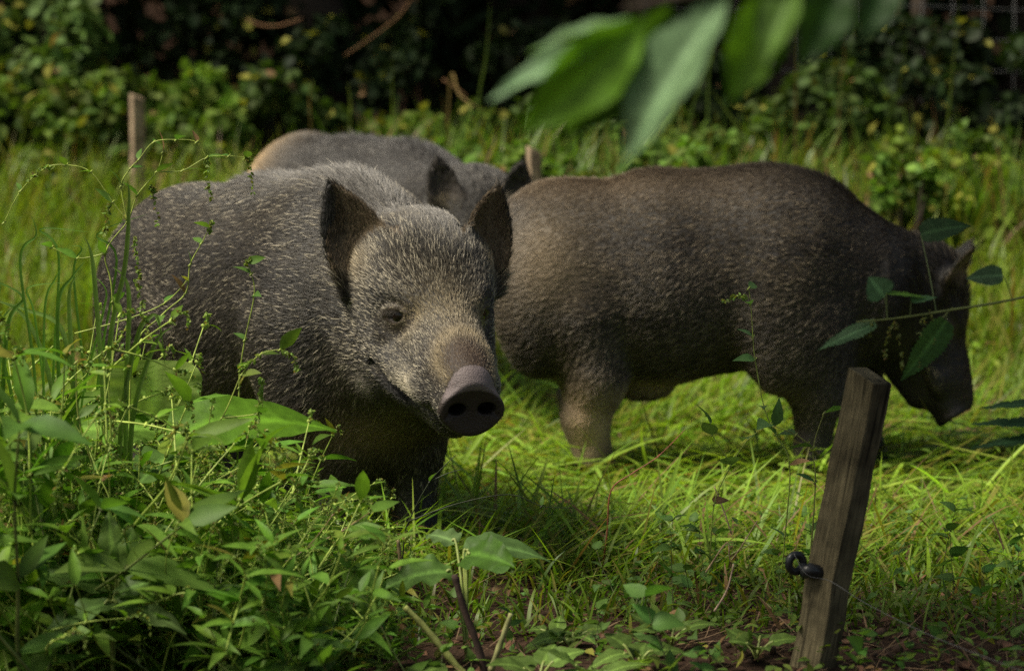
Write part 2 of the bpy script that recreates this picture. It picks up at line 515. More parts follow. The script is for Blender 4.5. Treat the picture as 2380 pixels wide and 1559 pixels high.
M_SKIN = mat_simple('boar_skin', rough=.50, spec=.35, bump_s=.8, bump_d=.003, scale=260, attr=True)
def hair_mat(name):
    m, N, L = new_mat(name)
    out = N.new("ShaderNodeOutputMaterial"); p = N.new("ShaderNodeBsdfPrincipled")
    a = N.new("ShaderNodeAttribute"); a.attribute_name = 'Col'
    L.new(a.outputs['Color'], p.inputs['Base Color']); p.inputs['Roughness'].default_value = .42; p.inputs['Specular IOR Level'].default_value = .45
    L.new(p.outputs[0], out.inputs[0]); return m
M_FUR = hair_mat('boar_bristles')
M_EYE = mat_simple('wet_eye', (.007, .004, .003), rough=.16, spec=.4, coat=0, scale=30)
M_HOOF = mat_simple('hoof_horn', (.03, .025, .02), rough=.5)

def mixc(a, b, t):
    t = np.clip(t, 0, 1)[:, None]; return np.asarray(a) * (1 - t) + np.asarray(b) * t

def make_look(pal):
    """the colouring of one boar: pal gives its colours and patches; used for skin and for strands"""
    def look(P, n, H, E, what, r):
        ear, inn, rim, ev = E
        A = H.copy(); A[:, 1] = np.abs(A[:, 1])
        q = np.stack(snout_q(H), 1)
        disc = (q[:, 0] > -.002) & (np.sqrt(q[:, 1] ** 2 + q[:, 2] ** 2) < .075)
        hd = np.clip(1 - (((H - np.array((0, 0, -.04))) / np.array((.30, .19, .19))) ** 2).sum(1) ** .5, 0, .35) / .35
        nose = bump(H, (.200, 0, .006), (.070, .052, .050))            # the brown saddle above the snout
        bridge = bump(H, (.06, 0, .03), (.11, .055, .05))
        lip = bump(A, (.140, .074, -.070), (.045, .03, .020))
        throat = bump(H, (-.10, 0, -.28), (.10, .16, .08))
        EF = eye_frame(A); eyez = bump(EF, (0, 0, 0), (.034, .026, .03))
        below = bump(A, (.05, .07, -.01), (.045, .03, .03))
        if what == 'skin':
            K = np.tile(np.array(pal['skin']), (len(P), 1)) * (1 + .25 * wob(P, 14)[:, None])
            K = mixc(K, pal['saddle_skin'], nose * 1.4)
            K = mixc(K, pal['disc'], disc * 1.0)
            for c, rad, colr, amt in pal['patches']: K = mixc(K, np.array(colr) * .6, bump(P, c, rad) * amt)
            qs = q; dr = np.sqrt((q[:, 1] / 1.1) ** 2 + q[:, 2] ** 2)
            K = mixc(K, pal['rim'], (q[:, 0] > -.010) * np.clip((q[:, 2] - .014) / .014, 0, 1) * np.clip((np.sqrt((qs[:, 1] / 1.14) ** 2 + (qs[:, 2] / .8) ** 2) - .047) / .004, 0, 1) * np.clip((.080 - dr) / .004, 0, 1) * .9)
            K = mixc(K, (.003, .0025, .0025), bump(np.stack([q[:, 0], np.abs(q[:, 1]), q[:, 2]], 1), (-.006, .0262, .004), (.022, .0160, .0118)) * 2.2)  # nostril holes painted near black: their inner shade is put into the skin
            K = mixc(K, pal['ear_in'], ear * inn * .85)
            K = mixc(K, pal['lid'], bump(EF, (0, 0, 0), (.028, .019, .03)) * 1.3)
            K = mixc(K, (.012, .008, .007), bump(EF, (0, 0, 0), (.0185, .0078, .03)) * 1.6)
            hoof = P[:, 2] < .035
            K[hoof] = (.02, .016, .013)
            return np.clip(K, .002, 1)
        N_ = len(P)
        rnd = r.random(N_)
        w1 = wob(P, 9, 4); w2 = wob(P * np.array([14, 30, 46]) + .6 * wob(P, 7, 9)[:, None], 1.0, 5)
        light = .5 + .22 * w1 + .30 * w2 + r.normal(0, .20, N_)
        tip = mixc(np.array(pal['dark']), np.array(pal['light']), light)
        root = np.tile(np.array(pal['root']), (N_, 1))
        ps = pal['pale_share'] * (1 + 1.6 * hd) * np.clip(1 + .6 * wob(P, 24, 7), .2, 2); pale = rnd < ps
        tip[pale] = np.array(pal['pale']) * r.uniform(.6, 1.1, (pale.sum(), 1))
        blk = (rnd > 1 - pal['black_share'])
        tip[blk] *= .25
        # body: flow backwards and down
        flow = np.tile(np.array([-1.0, 0, 0.0]), (N_, 1))
        flow[:, 2] = -.25 - .9 * np.clip((.55 - P[:, 2]) / .4, 0, 1) + .0
        flow[:, 1] += .25 * np.sign(P[:, 1]) * (P[:, 2] > .6)
        L = np.full(N_, pal['len']); lift = np.full(N_, .30)
        crest = np.exp(-(P[:, 1] / .07) ** 2) * np.clip((P[:, 2] - .66) / .08, 0, 1) * np.clip((P[:, 0] + .75) / .4, 0, 1)
        L += crest * pal['crest']; lift += crest * .45
        tip = mixc(tip, np.array(pal['crest_c']) * r.uniform(.4, 1.5, (N_, 1)), crest * .75)
        low = np.clip((.30 - P[:, 2]) / .15, 0, 1)
        L = L * (1 - .55 * low)
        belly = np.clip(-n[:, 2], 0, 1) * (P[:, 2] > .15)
        L += .015 * belly; tip = mixc(tip, tip * pal['under'], belly + .0)  # strands on downward faces darkened: underside shade put into the fur colour
        for c, rad, colr, amt in pal['patches']:
            b = bump(P, c, rad); tip = mixc(tip, np.array(colr) * r.uniform(.55, 1.3, (N_, 1)), b * amt); root = mixc(root, np.array(colr) * .8, b * amt); patchm = b
        # head: flow away from the snout
        hr = np.asarray(pal['hr'])
        hf = np.stack([-np.ones(N_), .55 * H[:, 1] / .08, .15 + .5 * H[:, 2] / .08], 1) @ hr.T
        hm = np.clip(hd * 3, 0, 1) * (1 - ear)
        flow = flow * (1 - hm[:, None]) + hf * hm[:, None]
        fh = bump(H, (-.05, 0, .08), (.10, .09, .06))
        L = L * (1 - hm) + hm * (.0135 + .011 * np.clip(-H[:, 0] / .1, -.4, 1) + .005 * fh)
        lift = lift * (1 - hm) + hm * (.38 + .25 * fh)
        tip = mixc(tip, np.array(pal['face']) * r.uniform(.35, 1.5, (N_, 1)), bridge * .75 * hm)
        tip = mixc(tip, np.array(pal['saddle']) * r.uniform(.5, 1.3, (N_, 1)), nose * 1.1)
        root = mixc(root, np.array(pal['saddle']) * .6, nose)
        L = L * (1 - .40 * np.clip(nose * 1.2, 0, 1)); fr = np.clip(1 - np.abs(nose - .30) / .22, 0, 1) * hm; L += .007 * fr; tip = mixc(tip, np.array(pal['face']) * r.uniform(.7, 1.3, (N_, 1)), fr * .8)
        tip = mixc(tip, np.array(pal['pale']) * r.uniform(.7, 1.15, (N_, 1)), lip * 1.5)
        tip = mixc(tip, np.array(pal['face']) * r.uniform(.5, 1.2, (N_, 1)), below * .8)
        mz = bump(H, (.23, 0, -.05), (.045, .08, .08)); L = L * (1 - .5 * np.clip(mz * 1.3, 0, 1))
        tip = mixc(tip, np.array(pal['throat']) * r.uniform(.5, 1.3, (N_, 1)), throat * .9)
        chin_shade = np.maximum(bump(H, (.08, 0, -.15), (.15, .10, .040)), bump(A, (.10, .075, -.112), (.10, .04, .014))); tip = mixc(tip, np.array((.012, .011, .010)), chin_shade * 1.3)  # chin and mouth crease blackened: shade below the lip put into the fur
        L = np.where(eyez > .12, L * .55, L)
        inner = bump(EF, (.036, .0, .0), (.020, .020, .024)); tip = mixc(tip, np.array(pal['face']) * r.uniform(.5, 1.1, (N_, 1)), inner * 1.2); root = mixc(root, np.array(pal['face']) * .5, inner)
        brow_shade = bump(EF, (-.006, .026, 0), (.032, .011, .03)); tip = mixc(tip, tip * .35, brow_shade)  # strip between brow and eye darkened: shade of the brow painted in
        inside = ell(EF, (0, 0, 0), (.0200, .0105, .03)) < 0
        # ears
        L = np.where(ear > 0, np.where(rim > 0, .017, np.where(inn > 0, .010, .014)), L)
        flow = np.where(ear[:, None] > 0, ev, flow); lift = np.where(ear > 0, .25, lift)
        tip = np.where((ear > 0)[:, None], np.where((inn > 0)[:, None], np.array(pal['ear_in']) * r.uniform(.2, 1.7, (N_, 1)) * (1 + .5 * wob(P, 30, 8)[:, None]), np.array(pal['ear_out']) * r.uniform(.3, 1.6, (N_, 1))), tip)
        tuft = np.zeros(N_)
        for e in pal['ears']:
            b = bump(P, np.asarray(e['o']) + np.asarray(e['v']) * .015 + np.asarray(e['w']) * .015, (.045,) * 3) * (1 - ear * .7)
            tuft = np.maximum(tuft, b)
        L += tuft * .019; tip = mixc(tip, np.array(pal['face']) * r.uniform(.5, 1.35, (N_, 1)), tuft * .8)
        dq = np.sqrt(q[:, 1] ** 2 + q[:, 2] ** 2); L = np.where((q[:, 0] > -.002) & (dq < .08), 0, L); L = np.where((q[:, 0] > -.008) & (q[:, 2] > .022) & (dq < .08), 0, L)
        L = np.where(ell(np.stack([q[:, 0], np.abs(q[:, 1]), q[:, 2]], 1), (-.01, .026, .004), (.045, .019, .0145)) < 0, 0, L)
        dr = np.sqrt((q[:, 1]) ** 2 + q[:, 2] ** 2)
        rimh = disc & (q[:, 0] < .006) & (dr > .05); L = np.where(rimh & (q[:, 2] < .0), .005, L)
        L = np.where(inside, 0, L)
        L = np.where(P[:, 2] < .035, 0, L)
        wd = np.where(pale, 1.25, .9); L = np.where(pale, L * 1.12, L)
        return dict(w=wd, len=L, lift=lift, flow=flow, tip=np.clip(tip, .002, .9), root=np.clip(root, .002, .9))
    return look

def rot_from(x, up):
    x = nrm(np.asarray(x, float)); y = nrm(np.cross(up, x)); z = np.cross(x, y)
    return np.stack([x, y, z], 1)

def leg_front(x, y, dx=0., foot=(0, 0)):
    return [(x, y, .40), (x + .01 + dx * .4, y * .95, .23), (x + dx * .8, y * .92, .10), (x + dx, y * .92, .055), (x + dx + .03, y * .92, .012)], [.100, .068, .046, .048, .040]
def leg_hind(x, y, dx=0.):
    return [(x, y, .42), (x + .06 + dx * .5, y, .30), (x - .05 + dx, y * .95, .19), (x - .01 + dx, y * .92, .06), (x + .025 + dx, y * .92, .012)], [.125, .095, .052, .045, .038]

def add_eyes(root, g):
    hr, ho = np.asarray(g['hr']), np.asarray(g['ho'])
    for s_ in (-1, 1):
        c = ho + hr @ (np.array([EYE_C[0] + .002, s_ * EYE_C[1], EYE_C[2]]) * g['hs'])
        mb = MB(); sphere(mb, c, EYE_R * g['hs'], (.01, .007, .005), 20)
        mb.build('eye', M_EYE, root)
def add_lashes(root, g, seed=5):
    r = np.random.default_rng(seed); hr, ho = np.asarray(g['hr']), np.asarray(g['ho'])
    for s_ in (-1, 1):
        mb = MB()
        for i in range(26):
            t = i / 25; f_ = np.array([-.017 + .030 * t, .0062 + .0035 * math.sin(t * 3.14), .0035])
            d = np.array([-.25, -.1 + r.normal(0, .12), 1.0]); d = d / np.linalg.norm(d)
            p = [EYE_O + EYE_M @ (q * 1.28) for q in (f_, f_ + d * .006, f_ + d * .011 + np.array([0, -.004, 0]))]
            p = [q * np.array([1, s_, 1]) for q in p]
            mb.tube([ho + hr @ (q * g['hs']) for q in p], [.00045, .0004, .0001], (.06, .05, .04), 3)
        mb.build('eyelashes', M_FUR, root)

def pig_root(name, wx, wy, fwd, scale):
    yaw = math.atan2(fwd[1], fwd[0])
    z = float(ground_z(wx, wy)) * 0
    root = empty(name, (wx, wy, z), yaw, scale)
    c, s_ = math.cos(yaw), math.sin(yaw)
    R = np.array([[c, -s_, 0], [s_, c, 0], [0, 0, 1.0]])
    toL = lambda p: ((np.asarray(p, float) - np.array([wx, wy, z])) @ R) / scale
    dirL = lambda v: nrm(np.asarray(v, float) @ R)
    return root, toL, dirL

def make_ear(toL, dirL, base, v, face, H, W, lean):
    o = toL(base); v = dirL(v); w = dirL(face); w = nrm(w - v * (w @ v)); u = np.cross(v, w)
    return dict(o=o, v=v, w=w, u=u, H=H, W=W, lean=lean)

BASEPAL = dict(skin=(.022, .019, .017), saddle_skin=(.055, .036, .026), disc=(.042, .030, .024), rim=(.22, .175, .175), lid=(.105, .080, .060), ear_in=(.17, .125, .078), ear_out=(.060, .058, .052),
               dark=(.036, .032, .028), light=(.175, .150, .118), root=(.014, .012, .010), pale=(.66, .58, .43), pale_share=.05, black_share=.33, len=.0175, crest=.026,
               crest_c=(.36, .34, .32), under=.35, face=(.55, .44, .27), saddle=(.20, .125, .072), throat=(.17, .115, .065), patches=[])

# ---- the front boar, walking up to the camera with its head turned a little to its left
root1, toL, dirL = pig_root('wild_boar', -.345, 6.32, (.55, -.835), 1.0)
E1 = .5 * (at(922, 712, 5.92) + at(1100, 712, 5.98)); nose = at(1098, 956, 5.71)
# the snout disc sits .262 along and .052 below the nose line
xdir = nrm(nose - E1)
R0 = rot_from(xdir, np.array([0, 0, 1.0])); a_ = math.atan2(.052, .262)
xd = R0[:, 0] * math.cos(a_) + R0[:, 2] * math.sin(a_)
hrW = rot_from(xd, np.array([0, 0, 1.0])); hs1 = float(np.linalg.norm(nose - E1) / math.hypot(.262, .052))
hr1 = np.stack([dirL(hrW[:, i]) for i in range(3)], 1)
ho1 = toL(E1)
ears1 = [make_ear(toL, dirL, at(850, 645, 6.00), (-.20, .10, 1), (.05, -1, .05), .212, .073, -.034),
         make_ear(toL, dirL, at(1114, 650, 6.07), (.06, .10, 1), (.52, -.8, .05), .205, .066, .022)]
g1 = dict(ho=ho1, hr=hr1, hs=hs1, ears=ears1, belly=.03, stretch=1.08, dz=(.01, .012, .012),
          neck=[(.03, 0, .55), tuple(np.array(ho1) + hr1 @ np.array([-.12, 0, -.02])), tuple(np.array(ho1) + hr1 @ np.array([-.08, 0, -.12]))], neck_r=[.215, .130, .11],
          legs=[leg_front(.08, .080, .05), leg_front(.06, -.075, -.02), leg_hind(-.72, .12, .03), leg_hind(-.72, -.12, -.04)],
          tail=[(-.93, 0, .60), (-.97, .02, .52), (-.965, .03, .42), (-.97, .03, .36)])
print('hs', hs1, 'ho', ho1)
pal1 = dict(BASEPAL, hr=hr1, ears=ears1, patches=[(tuple(toL(at(825, 1035, 5.98))), (.17, .14, .06), (.75, .56, .32), 1.1), (tuple(toL(at(830, 900, 5.96))), (.03, .04, .03), (.7, .62, .5), .6)])
look1 = make_look(pal1)
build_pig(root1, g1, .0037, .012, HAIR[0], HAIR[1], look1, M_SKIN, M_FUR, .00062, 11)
add_eyes(root1, g1); add_lashes(root1, g1)
tag(root1, 'front wild boar facing the camera, grizzled face with tan nose bridge and wet snout', 'boar', 'wild boars in the grass')

# ---- the boar on the right, seen from its right side... head down in the grass
root2, toL, dirL = pig_root('wild_boar', .69, 7.50, (.995, -.03), 1.0)
eye = at(2225, 745, 7.52); nz2 = at(2228, 968, 7.44)
hrW = rot_from((.36, -.12, -1.0), np.array([1.0, 0, .35])); hr2 = np.stack([dirL(hrW[:, i]) for i in range(3)], 1)
ho2 = toL(at(2180, 738, 7.50))
ears2 = [make_ear(toL, dirL, at(2205, 668, 7.42), (.42, -.1, .85), (.8, -.5, .0), .13, .045, 0),
         make_ear(toL, dirL, at(2205, 655, 7.60), (.42, .1, .85), (.8, .5, .0), .13, .045, 0)]
g2 = dict(ho=ho2, hr=hr2, hs=1.0, ears=ears2, belly=.02, stretch=.81, sheath=(-.42, 0, .235), dz=(-.01, .0, .0),
          neck=[(.08, 0, .56), (.25, 0, .50), tuple(np.array(ho2) + hr2 @ np.array([-.10, 0, -.06]))], neck_r=[.215, .165, .115],
          legs=[leg_front(.20, .125, .06), leg_front(.10, -.125, -.0), leg_hind(-.70, .12, .10), ([(-.60, -.12, .42), (-.58, -.13, .28), (-.61, -.125, .17), (-.585, -.12, .06), (-.55, -.12, .012)], [.13, .105, .078, .060, .046])],
          tail=[(-.93, 0, .60), (-.97, .02, .52), (-.965, .03, .42), (-.97, .03, .36)])
pal2 = dict(BASEPAL, hr=hr2, ears=ears2, dark=(.045, .032, .023), light=(.30, .24, .17), pale=(.52, .42, .30), pale_share=.07, crest_c=(.035, .028, .024), crest=.010, len=.015,
            face=(.10, .065, .04), disc=(.02, .016, .015), rim=(.03, .025, .024), saddle=(.03, .02, .016), throat=(.16, .09, .045),
            patches=[((-.60, -.22, .58), (.12, .16, .14), (.42, .33, .22), .85), ((-.48, -.16, .15), (.07, .2, .11), (.62, .46, .29), 1.3), ((-.5, 0, .78), (.5, .22, .07), (.42, .31, .20), .5),  # tan on rump, hind shank and back: sunlight put into the coat
                     ((.40, -.15, .38), (.32, .35, .42), (.018, .015, .013), .92), ((-.28, -.12, .235), (.30, .16, .035), (.55, .42, .27), .8)])  # dark head and shoulder patch is painted shade; the last is the belly fringe
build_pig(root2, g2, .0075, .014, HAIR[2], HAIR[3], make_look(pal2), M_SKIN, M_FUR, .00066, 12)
add_eyes(root2, g2)
tag(root2, 'brown boar in side view grazing with its head down behind the wooden stake', 'boar', 'wild boars in the grass')

# ---- the boar behind the front one
root3, toL, dirL = pig_root('wild_boar', -.31, 8.95, (.62, -.78), 1.02)
E3 = at(1112, 545, 8.40)
hrW = rot_from((.16, -.85, -.62), np.array([0, 0, 1.0])); hr3 = np.stack([dirL(hrW[:, i]) for i in range(3)], 1)
ho3 = toL(E3)
ears3 = [make_ear(toL, dirL, at(1035, 480, 8.36), (-.12, .1, 1), (.2, -1, .05), .15, .055, -.01),
         make_ear(toL, dirL, at(1190, 478, 8.40), (.24, .1, 1), (.4, -1, .05), .14, .052, 0)]
g3 = dict(ho=ho3, hr=hr3, hs=1.0, ears=ears3, belly=.02, stretch=.82, dz=(.01, .04, .07),
          neck=[(.03, 0, .56), tuple(np.array(ho3) + hr3 @ np.array([-.12, 0, -.02])), tuple(np.array(ho3) + hr3 @ np.array([-.08, 0, -.12]))], neck_r=[.21, .13, .11],
          legs=g1['legs'], tail=g1['tail'])
pal3 = dict(BASEPAL, hr=hr3, ears=ears3, dark=(.06, .056, .056), len=.016, light=(.24, .22, .20), pale_share=.03, pale=(.3, .27, .23), crest_c=(.09, .085, .085), crest=.012, ear_out=(.10, .09, .08), ear_in=(.05, .04, .033),
            patches=[((-.70, -.12, .72), (.15, .30, .20), (.80, .58, .34), 1.2)])  # tan rump patch: bright rim of light put into the coat
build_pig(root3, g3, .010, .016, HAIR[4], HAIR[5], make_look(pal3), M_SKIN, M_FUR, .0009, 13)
add_eyes(root3, g3)
tag(root3, 'grey boar standing behind the front boar, only its back, forehead and ears showing', 'boar', 'wild boars in the grass')
# ================================================================== the ground
def soil_mat():
    m, N, L = new_mat('forest_soil')
    out = N.new("ShaderNodeOutputMaterial"); p = N.new("ShaderNodeBsdfPrincipled"); p.inputs['Roughness'].default_value = .95
    p.inputs['Specular IOR Level'].default_value = .1
    tc = N.new("ShaderNodeTexCoord"); n1 = N.new("ShaderNodeTexNoise"); n1.inputs['Scale'].default_value = 3; n1.inputs['Detail'].default_value = 8
    n2 = N.new("ShaderNodeTexNoise"); n2.inputs['Scale'].default_value = 60; n2.inputs['Detail'].default_value = 6
    L.new(tc.outputs['Object'], n1.inputs['Vector']); L.new(tc.outputs['Object'], n2.inputs['Vector'])
    cr = N.new("ShaderNodeValToRGB"); cr.color_ramp.elements[0].color = (.028, .018, .012, 1); cr.color_ramp.elements[0].position = .3
    cr.color_ramp.elements[1].color = (.085, .048, .032, 1); cr.color_ramp.elements[1].position = .7
    ad = N.new("ShaderNodeMath"); ad.operation = 'MULTIPLY_ADD'; ad.inputs[1].default_value = .5
    L.new(n2.outputs['Fac'], ad.inputs[0])
    h = N.new("ShaderNodeMath"); h.operation = 'MULTIPLY'; h.inputs[1].default_value = .5; L.new(n1.outputs['Fac'], h.inputs[0]); L.new(h.outputs[0], ad.inputs[2])
    L.new(ad.outputs[0], cr.inputs[0]); L.new(cr.outputs[0], p.inputs['Base Color'])
    b = N.new("ShaderNodeBump"); b.inputs['Strength'].default_value = .9; b.inputs['Distance'].default_value = .02
    L.new(n2.outputs['Fac'], b.inputs['Height']); L.new(b.outputs[0], p.inputs['Normal']); L.new(p.outputs[0], out.inputs[0])
    return m
M_SOIL = soil_mat()
M_LEAF = plant_mat('leaf', .48, .38, spec=.18)
M_GRASS = plant_mat('grass_blade', .42, .42, tint=(1.2, 1.3, .45), spec=.35, nscale=25, namp=.2)
M_STEM = plant_mat('green_stem', .45, .0, nscale=60)
M_FARLEAF = plant_mat('shrub_leaf', .60, .30, spec=.2, nscale=4, namp=.35)
M_BARK = mat_simple('bark', (.05, .038, .028), rough=.9, spec=.15, bump_s=1, bump_d=.01, scale=18)
M_DRY = mat_simple('dry_stalk', rough=.8, spec=.2, bump_s=.5, bump_d=.003, scale=60, attr=True)

mb = MB()
xs = np.concatenate([np.linspace(-150, -12, 16), np.linspace(-10, 10, 160), np.linspace(12, 150, 16)])
ys = np.concatenate([np.linspace(-60, 0, 8), np.linspace(1.5, 26, 200), np.linspace(28, 200, 20)])
GX, GY = np.meshgrid(xs, ys, indexing='ij')
Vg = np.stack([GX, GY, ground_z(GX, GY)], -1).reshape(-1, 3)
ny = len(ys); i = (np.arange(len(xs) - 1)[:, None] * ny + np.arange(ny - 1)[None]).ravel()
mb.add(Vg, np.stack([i, i + ny, i + ny + 1, i + 1], 1), (.05, .03, .02))
tag(mb.build('ground', M_SOIL), kind='structure')

# ================================================================== grass
def blades(mb, X, Y, L, W, th0, bend, az, col, seg=5, z0=None, tipc=None):
    """a batch of grass blades: rooted at X, Y; th0 lean at the root, bend added towards the tip (radians)"""
    n = len(X); s = np.linspace(0, 1, seg + 1)
    th = th0[:, None] + bend[:, None] * s[None] ** 1.3
    ds = (L / seg)[:, None]
    hr = np.concatenate([np.zeros((n, 1)), np.cumsum(np.sin(th[:, :-1]) * ds, 1)], 1)
    vz = np.concatenate([np.zeros((n, 1)), np.cumsum(np.cos(th[:, :-1]) * ds, 1)], 1)
    g = ground_z(X, Y) if z0 is None else z0
    cx, sx = np.cos(az)[:, None], np.sin(az)[:, None]
    mid = np.stack([X[:, None] + hr * cx, Y[:, None] + hr * sx, np.maximum(g[:, None] + vz, (g - .0)[:, None] + .004 * rng.random((n, 1)) + .003)], -1)
    tw = rng.normal(0, .5, n)
    S = np.stack([-np.sin(az + tw), np.cos(az + tw), rng.normal(0, .25, n)], 1); S = nrm(S)
    w = W[:, None] * np.array([.7, 1, .95, .8, .5, .04] if seg == 5 else np.interp(s, [0, .3, .7, 1], [.7, 1, .7, .04]))[None]
    V = np.stack([mid - S[:, None] * w[..., None], mid + S[:, None] * w[..., None]], 2)
    b = (np.arange(n) * (seg + 1) * 2)[:, None] + (np.arange(seg) * 2)[None]
    F = np.stack([b, b + 1, b + 3, b + 2], -1).reshape(-1, 4)
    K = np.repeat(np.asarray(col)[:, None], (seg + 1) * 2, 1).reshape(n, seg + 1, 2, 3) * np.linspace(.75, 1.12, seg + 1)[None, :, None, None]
    mb.add(V.reshape(-1, 3), F, K.reshape(-1, 3))

def green(n, base, var=.25, yellow=.0, dry=.0, r=rng):
    c = np.tile(np.array(base, float), (n, 1)) * r.uniform(1 - var, 1 + var, (n, 1))
    c *= 1 + r.normal(0, .07, (n, 3))
    y = r.random(n) < yellow; c[y] = np.array((.26, .25, .045)) * r.uniform(.6, 1.2, (y.sum(), 1))
    d = r.random(n) < dry; c[d] = np.array((.28, .17, .08)) * r.uniform(.5, 1.2, (d.sum(), 1))
    return np.clip(c, .003, .9)

def scatter(n, y0, y1, k=.27, m=.45):
    Y = np.sqrt(rng.uniform(y0 ** 2, y1 ** 2, n)); X = rng.uniform(-1, 1, n) * (k * Y + m)
    return X, Y
def patchy(X, Y, f, seed):
    P = np.stack([X, Y, X * 0], 1)
    return wob(P, f, seed)

mb = MB()
# short turf
X, Y = scatter(90000, 5.2, 13.6)
soilness = np.clip((X - .10) / .5, 0, 1) * np.clip((6.2 - Y) / .6, 0, 1)
k = rng.random(len(X)) > soilness * .48
X, Y = X[k], Y[k]; n = len(X); pw = patchy(X, Y, 2.2, 2)
far = np.clip((Y - 8.5) / 3, 0, 1)
L = rng.uniform(.04, .11, n) * (1 + .35 * pw) * (1 + 1.4 * far) * np.where((Y > 6.6) & (Y < 8.2) & (X > -.1), .6, 1)
col = green(n, (.135, .225, .020), .42, .12, .05) * (1 + .15 * pw[:, None])
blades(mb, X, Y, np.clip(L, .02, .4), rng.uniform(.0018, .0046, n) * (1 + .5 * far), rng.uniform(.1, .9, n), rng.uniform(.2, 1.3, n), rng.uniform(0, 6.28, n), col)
# long blades trodden flat between the boars
X, Y = scatter(17000, 5.75, 9.3, .22, .1)
k = (X > -.35 + .1 * patchy(X, Y, 5, 1)) | (Y > 7.8); X, Y = X[k], Y[k]; n = len(X)
a0 = 3.0 * patchy(X, Y, 1.7, 6)
col = green(n, (.205, .325, .030), .4, .18, .06)
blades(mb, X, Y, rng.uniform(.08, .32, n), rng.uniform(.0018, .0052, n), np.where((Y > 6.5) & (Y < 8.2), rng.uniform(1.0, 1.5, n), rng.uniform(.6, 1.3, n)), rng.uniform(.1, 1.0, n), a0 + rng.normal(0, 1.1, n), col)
X, Y = scatter(3600, 5.9, 8.8, .2, .05); n = len(X)
P = np.stack([X, Y, ground_z(X, Y) + rng.uniform(.02, .075, n)], 1); D = unit(n) * np.array([1, 1, .25])
leaves(mb, P, D, unit(n) * .5 + np.array([0, 0, 1]), rng.uniform(.10, .28, n), rng.uniform(.0024, .0068, n), green(n, (.27, .40, .050), .35, .18, .05), [(0, .8), (.3, 1), (.6, .9), (.85, .5), (1, .05)], rng.uniform(.0, .35, n), .2)
# tall grass along the back and on the left
X, Y = scatter(34000, 9.4, 13.0)
pw = patchy(X, Y, 1.6, 9); k = rng.random(len(X)) < .55 + .5 * pw; X, Y, pw = X[k], Y[k], pw[k]; n = len(X)
L = rng.uniform(.14, .42, n) * (1 + .5 * pw)
tl = np.clip((Y - 11) / 2.5, 0, 1); L *= (.8 + .45 * tl)
col = green(n, (.175, .260, .020), .38, .2, .06)
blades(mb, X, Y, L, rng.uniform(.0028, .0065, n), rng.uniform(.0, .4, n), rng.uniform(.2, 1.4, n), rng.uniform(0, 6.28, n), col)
# rank grass in front of the wood
X, Y = scatter(9000, 11.4, 13.9, .25, .3)
pw = patchy(X, Y, 1.9, 12); k = (X > -.9 + .3 * pw); X, Y, pw = X[k], Y[k], pw[k]; n = len(X)
blades(mb, X, Y, rng.uniform(.22, .60, n) * (1 + .3 * pw), rng.uniform(.004, .011, n), rng.uniform(.0, .35, n), rng.uniform(.1, 1.7, n), rng.uniform(0, 6.28, n), green(n, (.110, .185, .024), .5, .14, .08))
# yellowing broad blades close behind the boars
X, Y = scatter(3800, 9.6, 12.4, .22, .2); k = (rng.random(len(X)) < .5 + .5 * patchy(X, Y, 2.5, 14)) & (X > -.7); X, Y = X[k], Y[k]; n = len(X)
blades(mb, X, Y, rng.uniform(.26, .50, n), rng.uniform(.004, .0085, n), rng.uniform(.0, .3, n), rng.uniform(.2, 1.8, n), rng.uniform(0, 6.28, n), green(n, (.22, .31, .030), .4, .35, .10))
tag(mb.build('grass', M_GRASS), kind='stuff')

# little weeds and clover on the ground in front
def ground_cover(name, n, y0, y1, size, cols, hmax, prof, mask=None):
    mb = MB(); X, Y = scatter(n, y0, y1)
    if mask is not None:
        k = mask(X, Y); X, Y = X[k], Y[k]
    n = len(X); h = rng.uniform(.01, hmax, n) * (.6 + .5 * patchy(X, Y, 3, 4))
    P = np.stack([X, Y, ground_z(X, Y) + np.abs(h)], 1)
    D = unit(n); D[:, 2] = D[:, 2] * .3 + .1
    Nn = unit(n) * .45 + np.array([0, 0, 1.0])
    leaves(mb, P, D, Nn, rng.uniform(*size, n), rng.uniform(.25, .45, n) * size[0] * 1.3, green(n, cols, .35, .05, .05), prof, rng.uniform(0, .5, n))
    return tag(mb.build(name, M_LEAF), kind='stuff')
ground_cover('low_weeds', 13000, 4.3, 7.4, (.014, .034), (.115, .175, .032), .08, LANCE, lambda X, Y: (rng.random(len(X)) < np.where(Y < 6.1, .8, .28)) & (rng.random(len(X)) < np.where(X > .1, 1, .35)))
ground_cover('clover', 9000, 9.0, 13.4, (.025, .05), (.17, .25, .03), .24, SMALL)
# dry litter: dead stalks and fallen leaves
mb = MB(); X, Y = scatter(6500, 4.4, 7.2); k = X > rng.uniform(-1.2, .7, len(X)); X, Y = X[k], Y[k]; n = len(X)
blades(mb, X, Y, rng.uniform(.03, .18, n), rng.uniform(.0008, .0022, n), rng.uniform(1.0, 1.5, n), rng.uniform(0, .3, n), rng.uniform(0, 6.28, n), np.array((.20, .13, .075)) * rng.uniform(.3, 1.4, (n, 1)), seg=3)
X, Y = scatter(900, 4.6, 6.4); k = X > rng.uniform(-.6, .8, len(X)); X, Y = X[k], Y[k]; n = len(X)
P = np.stack([X, Y, ground_z(X, Y) + rng.uniform(.004, .02, n)], 1)
leaves(mb, P, unit(n) * np.array([1, 1, .25]), unit(n) * .5 + np.array([0, 0, 1]), rng.uniform(.015, .045, n), rng.uniform(.006, .016, n), np.array((.15, .075, .045)) * rng.uniform(.4, 1.6, (n, 1)), SMALL, .3)
tag(mb.build('leaf_litter', M_DRY), kind='stuff')
